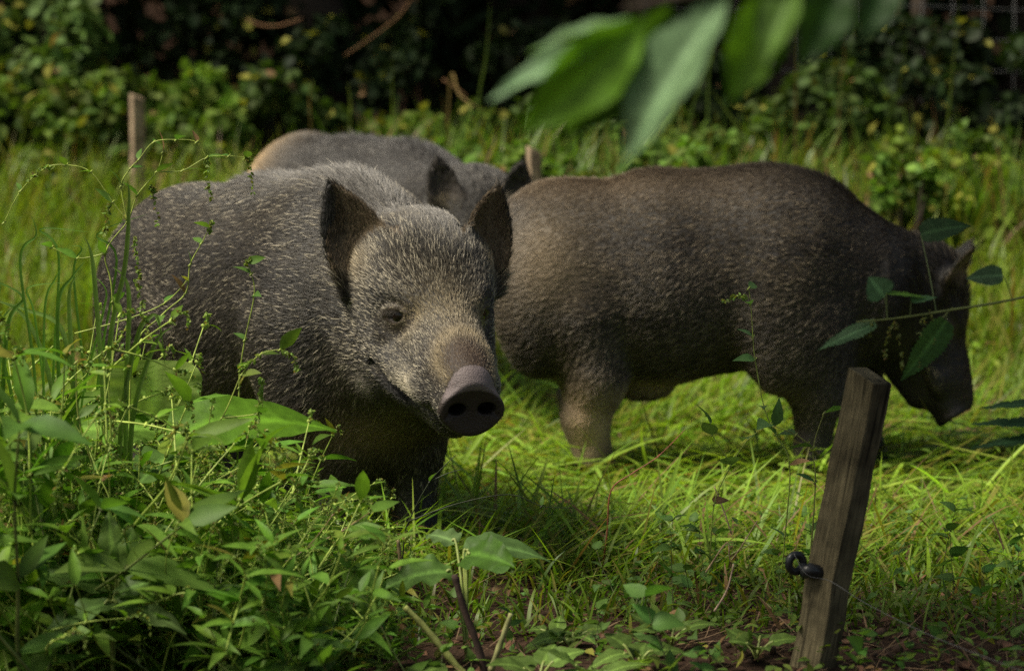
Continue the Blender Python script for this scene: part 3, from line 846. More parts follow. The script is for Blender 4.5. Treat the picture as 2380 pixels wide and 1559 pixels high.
# crumbs of turned red-brown soil
mb = MB(); r_ = np.random.default_rng(8)
for q in range(260):
    cx, cy = r_.choice([.30, .62, .85, 1.0]), r_.choice([4.95, 5.15, 5.5])
    x, y = cx + r_.normal(0, .13), cy + r_.normal(0, .12); s_ = r_.uniform(.003, .011)
    n0 = mb.n; sphere(mb, (x, y, float(ground_z(x, y)) + s_ * .3), s_, np.array((.085, .052, .036)) * r_.uniform(.6, 1.5), 6, tuple(r_.uniform(.7, 1.3, 3)))
tag(mb.build('soil_clods', M_DRY), kind='stuff')

# ================================================================== weeds one can tell apart
ST_G, ST_R = np.array((.30, .37, .07)), np.array((.20, .07, .045))
def spike(mb, pts, r, n=26, size=.0042, col=(.24, .33, .085)):
    """a drooping string of little green seeds along a line"""
    pts = np.asarray(pts, float); t = np.linspace(0, 1, len(pts)); u = np.sort(r.random(n))
    P = np.stack([np.interp(u, t, pts[:, a]) for a in range(3)], 1) + r.normal(0, .0012, (n, 3))
    D = unit(n, r) * .8 + nrm(pts[-1] - pts[0]) * .7
    leaves(mb, P, D, unit(n, r), r.uniform(.8, 1.6, n) * size * 1.7, size * .55, green(n, col, .3, .15, .06, r), SMALL, 0, .9)
    leaves(mb, P, D, np.cross(D, unit(n, r)), r.uniform(.8, 1.5, n) * size * 1.6, size * .55, green(n, col, .3, .1, .05, r), SMALL, 0, .9)

def curve_pts(P, k=5):
    """a smooth line through the given points"""
    P = np.asarray(P, float); n = len(P)
    if n < 3: return P
    out = []
    for i in range(n - 1):
        p0, p1, p2, p3 = P[max(i - 1, 0)], P[i], P[i + 1], P[min(i + 2, n - 1)]
        for t in np.arange(k) / k:
            out.append(.5 * ((2 * p1) + (-p0 + p2) * t + (2 * p0 - 5 * p1 + 4 * p2 - p3) * t * t + (-p0 + 3 * p1 - 3 * p2 + p3) * t ** 3))
    out.append(P[-1]); return np.array(out)

def weed(name, paths, spikes, r, leaf=(.03, .06), lw=.22, col=(.110, .215, .035), stem_col=None, r0=.0022, origin=None, prof=LANCE, leaf_at=None, per_node=1):
    """a weed: stems through the points of each path, a leaf at every joint, seed strings where given"""
    o = np.asarray(origin if origin is not None else paths[0][0], float)
    root = empty(name, tuple(o))
    sm, lm = MB(), MB()
    sc = ST_G if stem_col is None else np.asarray(stem_col)
    P, D, N, L = [], [], [], []
    for i, pa in enumerate(paths):
        pa = np.asarray(pa, float) - o; c = curve_pts(pa)
        rr = np.linspace(r0 if i == 0 else r0 * .7, r0 * .35, len(c))
        kk = sc[None] * (1 + .25 * np.sin(np.arange(len(c)) * 1.7 + i))[:, None]
        sm.tube(c, rr, kk, 5)
        for j in range(1, len(pa) - (0 if leaf_at is None else 0)):
            if leaf_at is not None and (i, j) not in leaf_at: continue
            for q in range(per_node):
                d = nrm(pa[j] - pa[j - 1]) * .45 + unit(1, r)[0] * .8; d[2] = abs(d[2]) * .5 + .12
                P.append(pa[j]); D.append(d); N.append(np.array([r.normal(0, .4), -.3 + r.normal(0, .4), 1])); L.append(r.uniform(*leaf))
                sm.tube([pa[j] - .003, pa[j] + .003], r0 * .9, sc * 1.1, 4)
    if P:
        L = np.array(L); n = len(L)
        leaves(lm, P, D, N, L, L * lw * r.uniform(.8, 1.2, n), green(n, col, .25, .04, .02, r), prof, r.uniform(.05, .6, n))
        lm.build('leaves', M_LEAF, root)
    sm.build('stem', M_STEM, root)
    for s_ in spikes or []:
        km = MB(); spike(km, curve_pts(np.asarray(s_, float) - o), r, n=14 + int(np.linalg.norm(np.asarray(s_[0]) - np.asarray(s_[-1])) * 330)); km.build('seed_spike', M_LEAF, root)
    return root

def rnd_weed(h, r, kind):
    """an upright knotweed with zigzag stems, narrow leaves and nodding seed strings, or a leafy herb"""
    paths, spikes = [], []
    nst = r.integers(3, 6) if kind in ('knotweed', 'wiry') else 1
    for s_ in range(nst):
        az = r.uniform(0, 6.28); lean = r.uniform(.2, 1.1); p = np.array([0., 0, -.01]); pa = [p]; d = np.array([math.cos(az) * lean, math.sin(az) * lean, 1.])
        k = max(4, int(h / .085))
        for j in range(k):
            d = nrm(d + unit(1, r)[0] * (.28 if kind in ('knotweed', 'wiry') else .12)); d[2] = max(d[2], .25)
            p = p + d * h / k; pa.append(p)
            if kind in ('knotweed', 'wiry') and j > 1 and r.random() < (.22 if kind == 'knotweed' else .5):
                b = nrm(d * .5 + unit(1, r)[0] * .9 + np.array([0, 0, .3])); l = h * r.uniform(.15, .34)
                q = [p, p + b * l * .5, p + b * l + np.array([0, 0, -.01])]; paths.append(q)
                e = q[-1]; spikes.append([e, e + b * .02 + np.array([0, 0, .004]), e + b * .04 + np.array([0, 0, -.012]), e + b * .045 + np.array([0, 0, -.04])])
        paths.insert(0, pa); e = pa[-1]; b = unit(1, r)[0] * np.array([1, 1, .2])
        spikes.append([e, e + b * .02 + np.array([0, 0, .012]), e + b * .04 + np.array([0, 0, 0]), e + b * .05 + np.array([0, 0, -.03])])
    if kind == 'knotweed':
        return weed('knotweed', paths, spikes, r, (.065, .13), .14, (.120, .230, .028), origin=(0, 0, 0), per_node=2, stem_col=(.30, .40, .07), r0=.0042)
    if kind == 'wiry':
        return weed('wiry_knotweed', paths, spikes, r, (.03, .06), .14, (.14, .25, .03), origin=(0, 0, 0), per_node=1, stem_col=(.36, .46, .09), r0=.0032)
    if kind == 'herb':
        return weed('leafy_herb', paths, [], r, (.05, .09), .19, (.10, .185, .030), origin=(0, 0, 0), per_node=3, r0=.003, stem_col=(.14, .18, .05))
    return weed('seedling', paths, [], r, (.025, .050), .34, (.105, .20, .045), origin=(0, 0, 0), per_node=2, r0=.0013, prof=OVATE, stem_col=(.12, .13, .05))

def ytop(px):
    return np.interp(px, [-400, 0, 180, 330, 450, 560, 650, 760, 900, 1100, 1500, 1900, 2400], [560, 620, 770, 890, 960, 1030, 1110, 1200, 1265, 1300, 1330, 1330, 1330])

def plant_out(kind, n, protos, base_h, xr, yr, labels, cat, group, fmin=.5):
    """copies of a few weeds, each no taller than the undergrowth is at its place in the field"""
    r = np.random.default_rng(len(labels) * 7 + n)
    pr = [rnd_weed(base_h, r, kind) for _ in range(protos)]
    cnt = 0; used = [False] * protos
    while cnt < n:
        Y = r.uniform(*yr); px = r.uniform(*xr); X = (px - 1190) / 6611 * Y
        zt = at(px, ytop(px) + r.uniform(-20, 140) - (190 if 'stake' in labels else 60 if kind == 'wiry' else 0), Y)[2]
        h = zt
        if h < .05: h = .05
        sc = h / base_h * r.uniform(fmin, 1.0); sc = max(sc, .25)
        i = cnt % protos
        o = pr[i] if not used[i] else copy_tree(pr[i]); used[i] = True
        o.location = (X, Y, float(ground_z(X, Y))); o.rotation_euler = (r.normal(0, .1), r.normal(0, .1), r.uniform(0, 6.28)); o.scale = (sc,) * 3
        tag(o, labels, cat, group); cnt += 1

plant_out('knotweed', 100, 8, .55, (-120, 900), (4.75, 5.75), 'tangled knotweed with narrow leaves and nodding green seed strings in front of the front boar', 'weed', 'knotweed plants in front of the front boar')
plant_out('herb', 34, 5, .36, (-120, 1000), (4.55, 5.1), 'leafy green herb with long pointed leaves low in the foreground undergrowth', 'weed', 'leafy herbs low in the foreground')
plant_out('seedling', 110, 6, .16, (700, 2420), (4.7, 6.3), 'small seedling with rounded leaves on the trodden ground before the boars', 'weed', 'seedlings on the trodden ground', .4)

plant_out('seedling', 105, 7, .22, (1380, 2420), (5.3, 6.6), 'pale green weed standing above the grass around the leaning stake', 'weed', 'weeds around the leaning stake', .5)
plant_out('wiry', 46, 6, .62, (-120, 820), (4.85, 5.6), 'wiry branching knotweed, nearly leafless, among the foreground undergrowth at left', 'weed', 'wiry knotweeds in the undergrowth', .7)
# sprigs in front of the boars, each with its own stems
def PT(Y, *pp): return [at(x, y, Y) for x, y in pp]
def down(Y, p, *pp):
    """a stem that starts on the ground below its first point p"""
    a = at(p[0], p[1], Y); g = float(ground_z(a[0], Y))
    return [np.array([a[0] - .02, Y + .01, g - .01]), np.array([a[0] - .008, Y, g + (a[2] - g) * .5]), a] + PT(Y, *pp)
R5 = np.random.default_rng(55)
w = weed('knotweed', [down(5.45, (262, 700), (245, 589), (297, 514), (319, 454), (364, 399), (379, 354)),
                      PT(5.45, (364, 399), (424, 397), (480, 367), (532, 363), (571, 367)), PT(5.43, (297, 514), (282, 432), (304, 391), (323, 371), (357, 331), (410, 325), (457, 331), (480, 367)),
                      PT(5.45, (297, 514), (262, 470), (211, 400), (154, 384), (105, 391), (48, 444), (9, 518)), PT(5.44, (245, 589), (180, 600), (120, 575))],
         [PT(5.45, (571, 367), (578, 372), (588, 447)), PT(5.45, (480, 367), (484, 400), (489, 469)), PT(5.45, (349, 430), (355, 450), (368, 525)), PT(5.45, (312, 548), (318, 590), (323, 645)),
          PT(5.45, (314, 648), (326, 690), (338, 741)), PT(5.45, (255, 470), (250, 500), (243, 544)), PT(5.45, (60, 430), (85, 400), (120, 388))], R5, (.028, .05), .2)
tag(w, 'tallest knotweed with hanging seed strings, arching over the rump of the front boar', 'weed')
w = weed('knotweed', [down(5.35, (308, 830), (375, 734), (431, 682), (442, 615), (468, 566), (487, 529)), PT(5.35, (174, 775), (297, 741), (383, 704), (435, 652))],
         [PT(5.35, (483, 545), (487, 529), (490, 520))], R5, (.028, .05), .2)
tag(w, 'slender knotweed sprig rising across the flank of the front boar', 'weed')
w = weed('knotweed', [down(5.4, (556, 900), (558, 861), (569, 790), (591, 685), (584, 637), (573, 611))], [PT(5.4, (570, 618), (573, 611), (577, 606))], R5, (.03, .045), .25)
tag(w, 'single upright weed sprig crossing the shoulder of the front boar', 'weed')
w = weed('knotweed', [down(5.2, (360, 1230), (373, 1177), (421, 1120), (516, 971), (562, 870), (606, 823), (651, 812)), PT(5.2, (516, 971), (600, 960), (610, 930))],
         [PT(5.2, (651, 812), (677, 825), (690, 861)), PT(5.2, (610, 875), (604, 920), (598, 985)), PT(5.2, (606, 823), (580, 845), (560, 850))], R5, (.035, .06), .2, (.12, .2, .035), stem_col=(.30, .36, .07))
tag(w, 'yellow green knotweed stem leaning right below the jowl of the front boar', 'weed')
w = weed('knotweed', [down(5.1, (510, 1400), (583, 1272), (641, 1191), (698, 1100), (731, 1048)), PT(5.1, (583, 1272), (650, 1180), (688, 1134)), PT(5.1, (560, 1300), (620, 1210), (700, 1140))],
         [PT(5.1, (720, 1065), (731, 1048), (752, 1072)), PT(5.1, (688, 1134), (715, 1120), (748, 1128)), PT(5.1, (600, 1150), (580, 1145), (560, 1150))], R5, (.04, .065), .2, stem_col=(.26, .36, .07))
tag(w, 'knotweed with two pale seed strings beside the chest of the front boar', 'weed')
w = weed('knotweed', [down(5.0, (560, 1360), (612, 1330), (708, 1277), (774, 1196)), PT(5.0, (708, 1277), (800, 1230), (860, 1190))],
         [PT(5.0, (774, 1196), (813, 1177), (862, 1193)), PT(5.0, (855, 1210), (890, 1230), (903, 1263))], R5, (.06, .085), .22, stem_col=(.24, .16, .08))
tag(w, 'purplish stemmed knotweed with broad pointed leaves before the legs of the front boar', 'weed')
w = weed('knotweed', [down(4.9, (430, 1450), (497, 1416), (612, 1378), (794, 1301), (903, 1263)), PT(4.9, (497, 1416), (560, 1455), (640, 1452), (700, 1445))],
         [PT(4.9, (780, 1305), (788, 1330), (790, 1360))], R5, (.04, .06), .2)
tag(w, 'long knotweed runner lying low across the bottom of the undergrowth', 'weed')
w = weed('knotweed', [down(5.15, (330, 1230), (373, 1186), (440, 1153), (531, 1127), (607, 1148)), ], [PT(5.15, (590, 1140), (620, 1155), (650, 1152))], R5, (.03, .05), .2, stem_col=(.30, .36, .08))
tag(w, 'arched bare knotweed stem with a seed string in the left undergrowth', 'weed')
w = weed('knotweed', [down(5.05, (240, 1250), (225, 1200), (177, 1110), (115, 995), (62, 857)), PT(5.05, (229, 1177), (220, 1100), (182, 971), (177, 842))],
         [PT(5.05, (150, 880), (175, 850), (200, 862)), PT(5.05, (62, 857), (55, 830), (30, 850)), PT(5.05, (115, 930), (90, 925), (70, 945))], R5, (.03, .055), .2, stem_col=(.27, .30, .07))
tag(w, 'knotweed with two stems forking upward at the left of the broad dock leaves', 'weed')
w = weed('knotweed', [down(5.6, (1835, 1080), (1802, 1009), (1776, 947), (1755, 835), (1750, 783), (1745, 707), (1740, 670))], [PT(5.6, (1735, 690), (1712, 688), (1684, 702))], R5, (.035, .05), .24, (.09, .17, .06), r0=.0018)
tag(w, 'slim weed with one yellow seed string in front of the right boar', 'weed')
w = weed('knotweed', [down(5.3, (1895, 1120), (1890, 1040), (1915, 960)), PT(5.3, (1890, 1040), (1850, 1010), (1800, 990))], [], R5, (.04, .055), .26, (.09, .17, .05), stem_col=(.25, .27, .07))
tag(w, 'forked green weed beside the left edge of the leaning stake', 'weed')
w = weed('leafy_herb', [down(5.5, (1660, 1170), (1700, 1080), (1740, 1020), (1790, 985)), PT(5.5, (1700, 1080), (1655, 1010), (1650, 985))], [], R5, (.04, .06), .36, (.11, .2, .06), prof=OVATE, r0=.0018)
tag(w, 'pale green weed with heart shaped leaves under the belly of the right boar', 'weed')
w = weed('withered_weed', [down(5.9, (1420, 1140), (1469, 1100), (1530, 1060), (1592, 998))], [], R5, (.02, .03), .2, stem_col=(.33, .10, .06), r0=.0022, leaf_at=[(0, 4)])
tag(w, 'thin reddish stem slanting over the grass by the hind leg of the right boar', 'stem')
w = weed('bare_twig', [down(5.45, (940, 1250), (950, 1211), (999, 1119), (1060, 1057)), PT(5.45, (999, 1119), (1040, 1100), (1075, 1090)), PT(5.42, (950, 1211), (1060, 1171), (1184, 1149), (1259, 1176), (1330, 1180))], [], R5, (.02, .035), .2, stem_col=(.035, .045, .02), leaf_at=[(0, 4), (2, 3)])
tag(w, 'dark wiry twig arching over the bright grass below the snout', 'twig')

# broad grass blades on the left
def ribbon(mb, pts, w, col):
    c = curve_pts(pts, 6); n = len(c); T = nrm(np.gradient(c, axis=0)); S = nrm(np.cross(T, np.array([.25, -1, .3])))
    s = np.linspace(0, 1, n); W = (w * np.interp(s, [0, .15, .6, 1], [.6, 1, .9, .05]))[:, None]
    U = np.cross(S, T)
    V = np.stack([c - S * W + U * W * .35, c, c + S * W + U * W * .35], 1).reshape(-1, 3)
    b = (np.arange(n - 1) * 3)[:, None] + np.arange(2)[None]
    F = np.stack([b, b + 1, b + 4, b + 3], -1).reshape(-1, 4)
    K = np.tile(np.asarray(col, float), (len(V), 1)); K[1::3] *= 1.25
    mb.add(V, F, K)
root = empty('broad_grass', tuple(at(250, 1180, 5.3)))
o_ = at(250, 1180, 5.3)
for pp in ([(292, 1150), (293, 900), (300, 720), (292, 650), (262, 620)], [(250, 1150), (238, 900), (222, 680), (212, 590), (198, 552)], [(275, 1150), (285, 950), (320, 780), (345, 740), (368, 742), (384, 850)],
           [(200, 1150), (170, 900), (140, 760), (60, 720), (0, 700)], [(240, 1150), (255, 800), (290, 620), (300, 470), (296, 420)], [(210, 1150), (180, 960), (160, 700), (180, 640)],
           [(150, 1150), (120, 900), (60, 740), (-30, 690)], [(300, 1150), (310, 960), (360, 800), (400, 760)]):
    mb = MB(); ribbon(mb, np.array(PT(5.3, *pp)) - o_, .0048, np.array((.13, .21, .045)) * R5.uniform(.8, 1.3)); mb.build('blade', M_GRASS, root)
tag(root, 'tuft of broad pale grass blades bending over the rump of the front boar', 'grass tuft')

r = np.random.default_rng(61); o_ = at(60, 1150, 5.4); root = empty('broad_grass', tuple(o_))
for q in range(18):
    x0 = r.uniform(-140, 230); x1 = x0 + r.normal(0, 60); yt = r.uniform(520, 800); mb = MB()
    ribbon(mb, np.array(PT(5.4 + r.normal(0, .15), (x0, 1160), (x0 + (x1 - x0) * .3, (1160 + yt) / 2), (x1, yt + 40), (x1 + r.normal(0, 30), yt - 20), (x1 + r.normal(0, 60), yt - r.uniform(0, 70)))) - o_, r.uniform(.002, .0042), np.array((.12, .25, .035)) * r.uniform(.7, 1.4))
    mb.build('blade', M_GRASS, root)
tag(root, 'thicket of long arching grass blades at the left edge of the undergrowth', 'grass tuft')

# ------------------------------------------------------------------ dock with very big leaves
def bigleaf(mb, P, D, N, L, W, col, r, droop=.3, fold=.15, wave=.06, m=22, k=9, serr=0, curl=0., prof=None):
    D = nrm(np.asarray(D, float)); S = nrm(np.cross(D, N)); N = np.cross(S, D)
    a = np.linspace(0, 1, m); prof = prof or [(0, .25), (.08, .8), (.3, 1.0), (.6, .86), (.85, .45), (1, .02)]
    w = np.interp(a, *np.array(prof).T); w = np.convolve(np.pad(w, 1, mode='edge'), [.25, .5, .25], 'valid')
    u = np.linspace(-1, 1, k)
    ph = r.uniform(0, 6, 4)
    se = 1 + serr * (np.arange(m) % 2 * 2 - 1)
    A, U = np.meshgrid(a, u, indexing='ij')
    wv = wave * L * (np.abs(U) ** 2) * np.sin(A * 19 + ph[0] + np.sign(U) * ph[1]) + .008 * L * np.sin((A - .3 * np.abs(U)) * 62)
    z = fold * W * np.abs(U) * w[:, None] + wv - droop * L * A ** 2 - curl * W * U ** 2
    mid = np.asarray(P) + D[None] * (L * a)[:, None]
    V = mid[:, None] + S[None, None] * (W * U * w[:, None] * np.where(np.abs(U) > .9, se[:, None], 1))[..., None] + N[None, None] * z[..., None]
    i = (np.arange(m - 1)[:, None] * k + np.arange(k - 1)[None]).ravel()
    K = np.tile(np.asarray(col, float), (m * k, 1)).reshape(m, k, 3)
    K *= (1 + .22 * np.clip(np.sin((A - .30 * np.abs(U)) * 62), .55, 1))[..., None] - .16; K[:, k // 2] *= 1.9; K *= r.uniform(.93, 1.07, (m, k, 1))
    mb.add(V.reshape(-1, 3), np.stack([i, i + k, i + k + 1, i + 1], 1), K.reshape(-1, 3))

def dock(leafs, label, base, cat='dock plant', seed=2, name='dock_plant', stem_col=(.25, .30, .08)):
    r = np.random.default_rng(seed); base = np.asarray(base, float); root = empty(name, tuple(base))
    for (p, d, nn, L, W, col, dr, kw) in leafs:
        p = np.asarray(p) - base; mb = MB(); bigleaf(mb, p, d, nn, L, W, col, r, dr, **kw); lf = mb.build('leaf', M_LEAF, root)
        st = MB(); st.tube(curve_pts([np.array([0, 0, 0.]), p * np.array([.4, .4, .6]), p, p + nrm(np.asarray(d, float)) * .01]), .0028, stem_col, 5); st.build('leaf_stalk', M_STEM, lf)
    return tag(root, label, cat)
gz = lambda x, y: float(ground_z(x, y))
b = at(380, 1190, 5.35); b[2] = gz(b[0], b[1])
dock([(at(392, 1022, 5.32), (1, -.10, .62), (-.1, -.62, .8), .255, .070, (.13, .27, .022), .80, dict(wave=.025)),
      (at(352, 975, 5.42), (.10, -.1, 1), (.35, -1, .1), .115, .088, (.34, .46, .12), .12, dict(wave=.02, prof=[(0, .4), (.1, .8), (.4, 1.0), (.75, 1.05), (.95, .9), (1, .6)])),
      (at(360, 1000, 5.38), (-1, -.3, .25), (0, -.5, .9), .16, .07, (.16, .29, .045), .3, dict(wave=.04)),
      (at(420, 1060, 5.28), (-.3, -.8, .2), (0, -.3, 1), .15, .055, (.10, .19, .04), .5, dict(wave=.04))],
     'dock with two very broad light green leaves below the flank of the front boar', b)
b = at(60, 1250, 5.25); b[2] = gz(b[0], b[1])
dock([(at(120, 1020, 5.25), (-1, -.1, .1), (.1, -.75, .75), .15, .055, (.15, .24, .065), .25, dict(wave=.04)), (at(110, 1050, 5.25), (.4, -.7, .2), (0, -.3, 1), .13, .05, (.09, .17, .03), .4, {}),
      (at(60, 1080, 5.2), (-.7, -.6, .1), (0, -.4, 1), .14, .05, (.09, .17, .03), .4, {})], 'dock with a pale limp leaf at the edge of the undergrowth behind forked knotweed', b, seed=4)
b = at(1085, 1400, 5.0); b[2] = gz(b[0], b[1])
dock([(at(1078, 1285, 5.05), (1, -.15, .55), (-.1, -.35, 1), .125, .045, (.10, .18, .05), .75, dict(wave=.03)), (at(1085, 1290, 5.02), (.35, -.5, .2), (.1, -.7, .7), .10, .045, (.07, .15, .02), .5, {}),
      (at(1060, 1262, 5.08), (-.6, .4, .3), (.2, -.5, 1), .07, .03, (.13, .21, .07), .3, {}), (at(1050, 1330, 5.0), (-1, -.3, .2), (0, -.4, 1), .12, .045, (.09, .17, .035), .5, {})],
     'broad leaved weed with one glossy drooping leaf in the centre foreground', b, 'weed', 5)
b = at(820, 1420, 4.95); b[2] = gz(b[0], b[1])
dock([(at(795, 1400, 4.95), (.75, -.1, .5), (0, -.8, .6), .085, .042, (.11, .21, .03), .1, dict(prof=[(0, .5), (.15, 1), (.5, 1.1), (.85, .8), (1, .2)])),
      (at(770, 1450, 4.9), (-.7, -.4, .3), (-.2, -.6, .8), .14, .05, (.09, .16, .045), .35, dict(wave=.07)), (at(800, 1470, 4.85), (-.2, -.8, .1), (0, -.4, 1), .15, .05, (.08, .15, .04), .4, dict(wave=.07))],
     'bushy weed with a round leaf at the feet of the front boar', b, 'weed', 6)
b = at(260, 1480, 4.75); b[2] = gz(b[0], b[1])
dock([(at(275, 1360, 4.75), (.25, .1, 1), (.2, -.9, .1), .10, .028, (.11, .19, .04), .15, dict(wave=.03)), (at(265, 1385, 4.72), (.75, -.1, .5), (0, -.5, .9), .12, .026, (.10, .18, .04), .5, dict(wave=.03)),
      (at(255, 1370, 4.75), (-.9, -.1, .55), (0, -.5, .9), .14, .030, (.09, .16, .035), .55, dict(wave=.03)), (at(260, 1400, 4.7), (.9, -.4, 0), (0, -.5, .9), .13, .028, (.11, .17, .05), .4, dict(wave=.03)),
      (at(255, 1400, 4.7), (-.7, -.5, -.1), (0, -.4, .9), .13, .028, (.09, .16, .04), .3, dict(wave=.03)), (at(270, 1340, 4.75), (-.15, .1, 1), (0, -.9, .1), .11, .026, (.12, .2, .04), .2, dict(wave=.03))],
     'leafy weed with long pointed leaves radiating from one stem in the near left corner', b, 'weed', 7)
for i, (px, py, Y, s_) in enumerate([(1250, 1500, 4.75, 1.0), (1480, 1480, 4.85, .8), (1370, 1545, 4.7, .9), (960, 1500, 4.7, 1.0), (640, 1530, 4.65, 1.1), (1560, 1400, 5.1, .7), (1290, 1350, 5.15, .6), (1330, 1380, 5.1, .7), (1760, 1430, 4.95, .7)]):
    b = at(px, py + 30, Y); b[2] = gz(b[0], b[1]); r = np.random.default_rng(i + 40); lf = []
    for q in range(5):
        an = q * 1.26 + r.uniform(-.3, .3); p = b + np.array([math.cos(an) * .02, math.sin(an) * .02, r.uniform(.02, .06) * s_])
        lf.append((p, (math.cos(an), math.sin(an), r.uniform(.2, .9)), (0, -.3, 1), r.uniform(.06, .10) * s_, r.uniform(.022, .036) * s_, np.array((.115, .185, .038)) * r.uniform(.7, 1.4), r.uniform(.2, .7), dict(wave=.02, prof=OVATE)))
    tag(dock(lf, 'rosette of blunt green leaves on the bare ground at the bottom', b, 'weed', i + 9, 'leaf_rosette'), group='leaf rosettes at the bottom')

# dead stalks in the centre foreground
def stalk(name, pts, r0, col, label, cat='stalk'):
    pts = np.asarray(pts, float); mb = MB(); c = curve_pts(pts - pts[0]); k = np.tile(np.asarray(col, float), (len(c), 1)) * (1 + .3 * np.sin(np.arange(len(c)) * 2.1))[:, None]
    mb.tube(c, np.linspace(r0, r0 * .75, len(c)) * (1 + .12 * np.sin(np.arange(len(c)) * 1.9)), k, 7); o = mb.build(name, M_DRY); o.location = tuple(pts[0]); return tag(o, label, cat)
stalk('dead_stalk', PT(4.85, (1135, 1600), (1110, 1500), (1080, 1420), (1056, 1335)), .0075, (.055, .035, .028), 'dark brown dead stalk with a hollow top standing in the centre foreground')
stalk('broken_stalk', PT(4.85, (1080, 1570), (1030, 1510), (985, 1455), (940, 1410)), .007, (.28, .30, .09), 'thick pale green broken stalk lying aslant beside the dark dead stalk')
stalk('broken_stalk', PT(4.9, (1140, 1560), (1165, 1490), (1188, 1425)), .006, (.24, .24, .10), 'short snapped pale stalk just to the right of the dark dead stalk')
stalk('dead_stalk', PT(5.15, (935, 1360), (930, 1300), (925, 1255)), .0045, (.20, .15, .08), 'stubby pale stalk at the feet of the front boar')
stalk('straw', PT(5.3, (1640, 1330), (1690, 1260), (1700, 1300), (1760, 1210)), .0016, (.40, .28, .17), 'kinked dry straw on the grass left of the stake', 'straw')
stalk('straw', PT(5.8, (1700, 1240), (1680, 1180), (1660, 1130)), .0018, (.38, .27, .17), 'upright dry straw under the belly of the right boar', 'straw')
stalk('straw', PT(5.1, (1660, 1420), (1690, 1370), (1705, 1310)), .002, (.42, .30, .22), 'pinkish dry straw near the black insulator', 'straw')

# ================================================================== stakes, insulator, wire
def wood_mat(name, c1, c2):
    m, N, L = new_mat(name)
    out = N.new("ShaderNodeOutputMaterial"); p = N.new("ShaderNodeBsdfPrincipled"); p.inputs['Roughness'].default_value = .85; p.inputs['Specular IOR Level'].default_value = .15
    tc = N.new("ShaderNodeTexCoord"); mp = N.new("ShaderNodeMapping"); mp.inputs['Scale'].default_value = (1, 1, .05)
    n1 = N.new("ShaderNodeTexNoise"); n1.inputs['Scale'].default_value = 260; n1.inputs['Detail'].default_value = 6
    n2 = N.new("ShaderNodeTexNoise"); n2.inputs['Scale'].default_value = 9; n2.inputs['Detail'].default_value = 5
    L.new(tc.outputs['Object'], mp.inputs[0]); L.new(mp.outputs[0], n1.inputs['Vector']); L.new(tc.outputs['Object'], n2.inputs['Vector'])
    mx = N.new("ShaderNodeMath"); mx.operation = 'MULTIPLY_ADD'; mx.inputs[1].default_value = .55; L.new(n1.outputs['Fac'], mx.inputs[0])
    h = N.new("ShaderNodeMath"); h.operation = 'MULTIPLY'; h.inputs[1].default_value = .45; L.new(n2.outputs['Fac'], h.inputs[0]); L.new(h.outputs[0], mx.inputs[2])
    cr = N.new("ShaderNodeValToRGB"); cr.color_ramp.elements[0].color = (*c1, 1); cr.color_ramp.elements[0].position = .35; cr.color_ramp.elements[1].color = (*c2, 1); cr.color_ramp.elements[1].position = .65
    mp2 = N.new("ShaderNodeMapping"); mp2.inputs['Scale'].default_value = (1, 1, .03); L.new(tc.outputs['Object'], mp2.inputs[0])
    n3 = N.new("ShaderNodeTexNoise"); n3.inputs['Scale'].default_value = 75; n3.inputs['Detail'].default_value = 2; L.new(mp2.outputs[0], n3.inputs['Vector'])
    ck = N.new("ShaderNodeMapRange"); ck.inputs[1].default_value = .34; ck.inputs[2].default_value = .40; ck.inputs[3].default_value = .25; ck.inputs[4].default_value = 1; L.new(n3.outputs['Fac'], ck.inputs[0])
    n4 = N.new("ShaderNodeTexNoise"); n4.inputs['Scale'].default_value = 22; n4.inputs['Detail'].default_value = 6; L.new(tc.outputs['Object'], n4.inputs['Vector'])
    st = N.new("ShaderNodeMapRange"); st.inputs[1].default_value = .35; st.inputs[2].default_value = .65; st.inputs[3].default_value = .6; st.inputs[4].default_value = 1.2; L.new(n4.outputs['Fac'], st.inputs[0])
    mm = N.new("ShaderNodeMath"); mm.operation = 'MULTIPLY'; L.new(ck.outputs[0], mm.inputs[0]); L.new(st.outputs[0], mm.inputs[1])
    vm = N.new("ShaderNodeVectorMath"); vm.operation = 'SCALE'; L.new(cr.outputs[0], vm.inputs[0]); L.new(mm.outputs[0], vm.inputs['Scale'])
    L.new(mx.outputs[0], cr.inputs[0]); L.new(vm.outputs[0], p.inputs['Base Color'])
    b = N.new("ShaderNodeBump"); b.inputs['Strength'].default_value = .8; b.inputs['Distance'].default_value = .003
    L.new(n1.outputs['Fac'], b.inputs['Height']); L.new(b.outputs[0], p.inputs['Normal']); L.new(p.outputs[0], out.inputs[0])
    return m
M_POST = wood_mat('weathered_wood', (.045, .038, .022), (.20, .165, .095))
M_POST2 = wood_mat('pale_wood', (.28, .20, .13), (.46, .35, .24))

